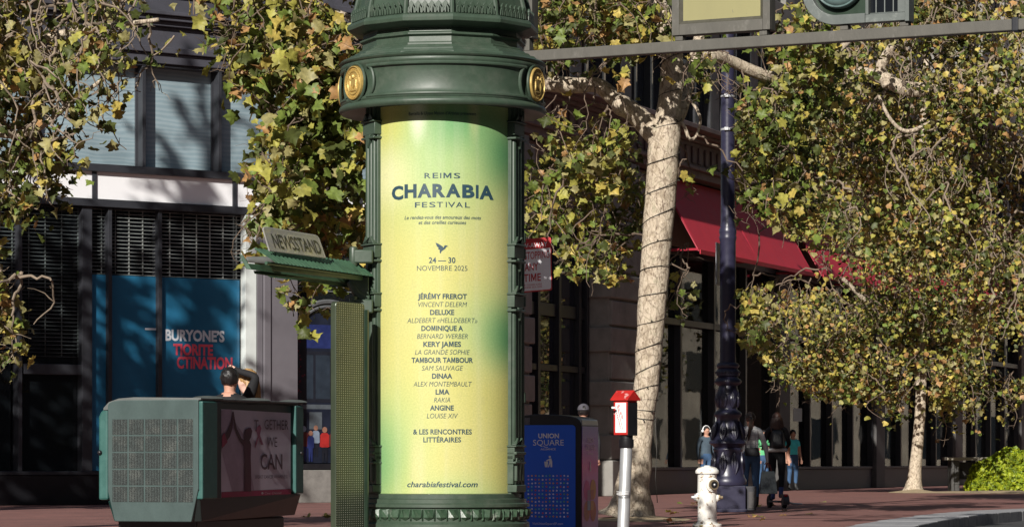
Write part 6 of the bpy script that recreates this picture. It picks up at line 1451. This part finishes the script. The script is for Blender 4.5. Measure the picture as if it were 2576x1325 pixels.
tree(Vector((trunkA[0][0].x, DA, 0)), 'plane tree behind the kiosk with yellowing leaves hanging over the newsstand canopy', [trunkA, lA1, lA2, lA3],
     [(740, 90, 170, 110, 46, DA - 2, DA + 1), (800, 240, 120, 130, 54, DA - 2, DA + 1), (740, 380, 150, 100, 40, DA - 2, DA + 1), (860, 330, 55, 170, 26, DA - 1.5, DA + 1), (620, 130, 60, 90, 12, DA - 2, DA + 1), (800, 500, 140, 55, 26, DA - 1.5, DA + .6), (690, 530, 90, 70, 12, DA - 1.5, DA + .6), (850, 570, 60, 50, 9, DA - 1, DA + .6), (650, 600, 30, 20, 3, DA - 1, DA), (745, 725, 40, 30, 3, DA - .6, DA + .3), (560, 40, 130, 60, 20, DA - 2, DA + 1), (430, 90, 60, 50, 6, DA - 2, DA), (720, -120, 300, 100, 46, DA - 2, DA + 1), (1140, 300, 50, 70, 40, DA - 2.8, DA - 1), (1650, -240, 380, 50, 22, DA - 1, DA + 3)],  # dense hidden clump behind the kiosk added to shade the parking sign
     leaf=.150, weights=(.40, .28, .13, .08, .04, .09), seeds=55, per=16, twig_r=.008, conn=.6, hang=.6)
# twiggy tree at the far left
DL = 36.0
trunkL = limbpx([(-330, 1380, DL, 120), (-320, 1100, DL, 90), (-300, 700, DL, 82), (-270, 300, DL, 76), (-230, 60, DL, 66), (-180, -150, DL, 44)], 0); trunkL[0] = (Vector((trunkL[0][0].x, DL, -.02)), trunkL[0][1])
lL1 = limbpx([(-280, 360, DL, 50), (-160, 280, DL - .3, 40), (-20, 190, DL - .5, 30), (110, 100, DL - .6, 22), (250, 70, DL - .7, 15), (400, 50, DL - .8, 10)], 0)
lL2 = limbpx([(-160, 280, DL, 30), (-30, 330, DL - .2, 24), (80, 330, DL - .4, 18), (190, 250, DL - .5, 12), (300, 170, DL - .5, 8)], 0)
lL3 = limbpx([(-240, 120, DL, 34), (-120, 20, DL + .3, 28), (60, -40, DL + .5, 22), (260, -70, DL + .5, 14)], 0)
tree(Vector((trunkL[0][0].x, DL, 0)), 'twiggy plane tree leaning in from the left edge before the charcoal building', [trunkL, lL1, lL2, lL3],
     [(90, 110, 180, 110, 64, DL - 2, DL + 1.5), (100, 280, 160, 110, 52, DL - 2, DL + 1.5), (60, 430, 110, 70, 18, DL - 1.5, DL + 1), (280, 60, 110, 70, 20, DL - 2, DL + 1), (250, 220, 90, 70, 10, DL - 1.5, DL), (350, 130, 80, 60, 6, DL - 1.5, DL), (20, 640, 70, 110, 5, DL - 1, DL + .5), (50, 740, 50, 40, 3, DL - 1, DL + .5), (15, 840, 40, 60, 4, DL - 1, DL + .5), (60, -120, 300, 90, 44, DL - 2, DL + 2), (-200, 200, 160, 300, 70, DL - 2, DL + 2)],
     leaf=.132, weights=(.28, .13, .16, .06, .04, .32), per=14, twigmat=TWIG_P, twig_r=.013, conn=.9, bare=.25, hang=.75)
# slender tree beyond the bench and the big crowned tree at the right edge
DC = GD(1238)
trunkC = limbpx([(2297, 1242, DC, 62), (2298, 1225, DC, 40), (2304, 1160, DC, 30), (2313, 1060, DC, 27), (2318, 950, DC, 27), (2322, 800, DC, 26), (2330, 600, DC, 24), (2320, 400, DC, 20), (2330, 150, DC, 14)], 0)
lC1 = limbpx([(2318, 930, DC, 18), (2260, 850, DC - .5, 16), (2200, 780, DC - 1, 13), (2120, 700, DC - 1.5, 10)], 0); lC2 = limbpx([(2320, 880, DC, 18), (2390, 830, DC, 15), (2470, 780, DC, 12), (2560, 700, DC, 9)], 0)
tree(Vector((P(2297, 0, DC).x, DC, 0)), 'slender plane tree with pale trunk rising beside the far bench', [trunkC, lC1, lC2],
     [(2150, 640, 190, 170, 130, DC - 5, DC + 2), (2060, 830, 190, 150, 56, DC - 5, DC + 2), (2280, 860, 220, 120, 120, DC - 3, DC + 3), (2180, 960, 200, 60, 44, DC - 3, DC + 2), (2400, 980, 180, 90, 80, DC - 2, DC + 3), (2380, 1070, 60, 50, 8, DC - 1, DC + 1), (2400, 700, 200, 180, 130, DC - 3, DC + 3), (2000, 920, 90, 70, 16, DC - 3, DC), (1955, 800, 110, 120, 15, DC - 9, DC - 3), (2100, 480, 130, 110, 44, DC - 4, DC + 2)],
     leaf=.145, weights=(.26, .08, .20, .16, .08, .22), per=25, small=True, twig_r=.014, conn=.55, spread=.24, hang=.9)
DR = 62.0
trunkR = limbpx([(2860, 1290, DR, 120), (2850, 1100, DR, 84), (2835, 800, DR, 76), (2810, 500, DR, 70), (2770, 320, DR, 62), (2700, 150, DR, 46), (2640, -80, DR, 34)], 0); trunkR[0] = (Vector((trunkR[0][0].x, DR, -.02)), trunkR[0][1])
lR1 = limbpx([(2780, 340, DR, 58), (2690, 290, DR - .3, 50), (2590, 250, DR - .6, 42), (2500, 232, DR - .8, 42), (2420, 222, DR - .9, 38), (2340, 226, DR - 1, 36), (2270, 222, DR - 1, 36), (2220, 196, DR - 1, 34), (2150, 180, DR - 1, 22), (2080, 200, DR - 1.2, 14)], 0)
lR2 = limbpx([(2235, 215, DR - 1, 34), (2215, 175, DR - 1, 30), (2228, 145, DR - 1.1, 28), (2246, 118, DR - 1.2, 24)], 0)
lR3 = limbpx([(2460, 232, DR - .9, 18), (2430, 262, DR - 1.2, 15), (2340, 310, DR - 1.5, 13), (2280, 330, DR - 1.6, 10), (2240, 300, DR - 1.7, 9), (2210, 240, DR - 1.8, 7)], 0)
tree(Vector((trunkR[0][0].x, DR, 0)), 'large plane tree at the right edge with a thick pale level bough', [trunkR, lR1, lR2, lR3],
     [(2250, 90, 180, 110, 70, DR - 3, DR + 4), (2450, 90, 180, 120, 80, DR - 3, DR + 4), (2300, 330, 240, 110, 92, DR - .6, DR + 4), (2480, 380, 150, 140, 70, DR - 2, DR + 4), (2250, 480, 190, 110, 84, DR - 2, DR + 4), (2450, 560, 180, 110, 70, DR - 2, DR + 4), (2130, 330, 90, 110, 30, DR - 2, DR + 3), (2500, 750, 120, 120, 44, DR - 2, DR + 4), (2300, -130, 340, 110, 70, DR - 3, DR + 4), (2700, 450, 140, 500, 120, DR - 3, DR + 4), (2420, 235, 190, 60, 26, DR - 2.6, DR - 1.4), (2180, 190, 110, 60, 14, DR - 3, DR - 1.6)],
     leaf=.128, weights=(.24, .08, .18, .16, .09, .25), per=26, small=True, twigmat=TWIG_P, twig_r=.016, conn=.75, bare=.2, spread=.22, hang=.9)
# sandy ground at the tree feet
SANDG = M('sandy_soil', (0.40, 0.31, 0.19), .95, var=.2, scale=12, grime=(0.22, 0.16, 0.10), gscale=9, bump=.6, bscale=40)
def soil(cx, cy, rx, ry, h):
    q = MB(); n = 40; m = 6; vs = [Vector((cx, cy, h + .004))]; fs = []
    for i in range(1, m + 1):
        for k in range(n):
            a = 2 * math.pi * k / n; r = i / m * (1 + .16 * noise.noise(Vector((math.cos(a) * 2, math.sin(a) * 2, cx)))); vs.append(Vector((cx + math.cos(a) * rx * r, cy + math.sin(a) * ry * r, .004 + h * (1 - (i / m)) ** 1.0 + .02 * noise.noise(Vector((a * 4, i, cx))) * (1 - i / m))))
    fs = [(0, 1 + k, 1 + (k + 1) % n) for k in range(n)]
    for i in range(m - 1):
        for k in range(n): fs.append((1 + i * n + k, 1 + (i + 1) * n + k, 1 + (i + 1) * n + (k + 1) % n, 1 + i * n + (k + 1) % n))
    q.add(vs, fs, 0, True); q.build('soil', SANDG, kind='structure')
soil(P(1600, 0, DB).x + .05, DB, .78, 1.6, .07); soil(P(2300, 0, DC).x, DC - .2, .75, 1.6, .10); soil(P(2520, 0, 86).x, 86, 2.6, 3.0, .05)
soil(trunkA[0][0].x, DA, .6, .7, .04)
# clipped green bush
def bush():
    D = GD(1237); c = at_px(2548, D + 1.0); t = thing('bush', c, 'bright green rounded bush beside the far bench', 'bush')
    n = 9000; u = rng.normal(0, 1, (n, 3)); u /= np.linalg.norm(u, axis=1)[:, None]; u[:, 2] = np.abs(u[:, 2]) * 1.1 - .25
    r = rng.uniform(.72, 1.0, n) ** .6; lump = np.array([1 + .22 * noise.noise(Vector(x) * 2.3) for x in u]); p = u * (r * lump)[:, None] * np.array([1.25, 1.0, 1.05]); p[:, 2] += .28
    p[:, 2] = np.maximum(p[:, 2], .03); p += np.array(tuple(c))
    nn = u + rng.normal(0, .5, (n, 3)); nn /= np.linalg.norm(nn, axis=1)[:, None]; tt = u + rng.normal(0, .5, (n, 3)) + np.array([0, 0, .4])
    v, f, m_ = leaf_mesh(p, nn, tt, .085 * rng.uniform(.7, 1.3, n), rng.choice(2, n, p=[.65, .35]), True)
    mesh_np('foliage', v, f, m_, [leaf_mat('bush_leaf_bright', (0.36, 0.42, 0.025)), leaf_mat('bush_leaf_green', (0.17, 0.24, 0.02))], t)
    q = MB()
    for k in range(14): a = k * .45; q.tube([c + Vector((.05 * math.cos(a), .05 * math.sin(a), 0)), c + Vector((.5 * math.cos(a), .4 * math.sin(a), .5)), c + Vector((.9 * math.cos(a), .7 * math.sin(a), .9))], [.03, .02, .008], 5)
    q.build('stem', TWIG, t)
bush()
# trees added outside the picture on the left, shading shop fronts and paving
def shade_tree(x, y, h, r, n, label):
    t = thing('plane_tree', Vector((x, y, 0)), label, 'tree', 'added shade trees out of view'); q = MB(); limb(q, [(Vector((x, y, -.02)), .34), (Vector((x + .05, y, 1.5)), .26), (Vector((x - .1, y + .1, h * .45)), .22), (Vector((x + .2, y, h * .8)), .14), (Vector((x, y, h)), .06)], flare=True)
    for k in range(7):
        a = k * .9; z0 = h * (.40 + .05 * k); limb(q, [(Vector((x, y, z0)), .13), (Vector((x + math.cos(a) * r * .5, y + math.sin(a) * r * .5, z0 + .9)), .09), (Vector((x + math.cos(a) * r * .95, y + math.sin(a) * r * .95, z0 + 1.5)), .03)], n=10)
    q.build('trunk', BARK, t, sharp=180); u = rng.normal(0, 1, (n // 22, 3)); u /= np.linalg.norm(u, axis=1)[:, None]; cc = u * (rng.uniform(.15, 1, (n // 22, 1)) ** .5) * np.array([r, r, h * .33]) + np.array([x, y, h * .68])
    p = np.repeat(cc, 22, 0); p = p + rng.normal(0, .33, p.shape); m = len(p); nn = rng.normal(0, 1, (m, 3)); nn /= np.linalg.norm(nn, axis=1)[:, None]
    v, f, mi = leaf_mesh(p, nn, rng.normal(0, 1, (m, 3)), .24 * rng.uniform(.7, 1.2, m), rng.choice(6, m, p=[.3, .25, .2, .1, .05, .1]), True); mesh_np('crown', v, f, mi, LEAF, t)
shade_tree(-13.2, 46, 13.4, 3.3, 2900, 'broad plane tree added out of view for shade on the shop front')
shade_tree(-9.5, 25, 7.5, 2.6, 1500, 'lower plane tree added out of view for shade on the paving')
shade_tree(-12.3, 45.0, 18.6, 0.65, 520, 'tall narrow tree added out of view for shade on the upstairs blinds')  # stands in, by its shadow, for a tree mirrored in the upstairs glass
q = None
n = 150; pp = np.stack([rng.uniform(-6, 11, n), rng.uniform(26, 66, n), np.full(n, .012)], 1); pp = pp[pp[:, 0] < 1.5 + (pp[:, 1] - 24) * .13]; n = len(pp)
nn = rng.normal(0, .25, (n, 3)) + np.array([0, 0, 1]); nn /= np.linalg.norm(nn, axis=1)[:, None]
v, f, mi = leaf_mesh(pp, nn, rng.normal(0, 1, (n, 3)) * np.array([1, 1, .05]), .13 * rng.uniform(.6, 1.2, n), rng.choice(6, n, p=[.2, .05, .05, .25, .35, .1]))
v[:, 2] = np.maximum(v[:, 2], .007); fl = mesh_np('fallen_leaves', v, f, mi, LEAF, None); fl['kind'] = 'stuff'; fl['label'] = 'dry fallen leaves scattered over the red brick pavement'; fl['category'] = 'leaves'
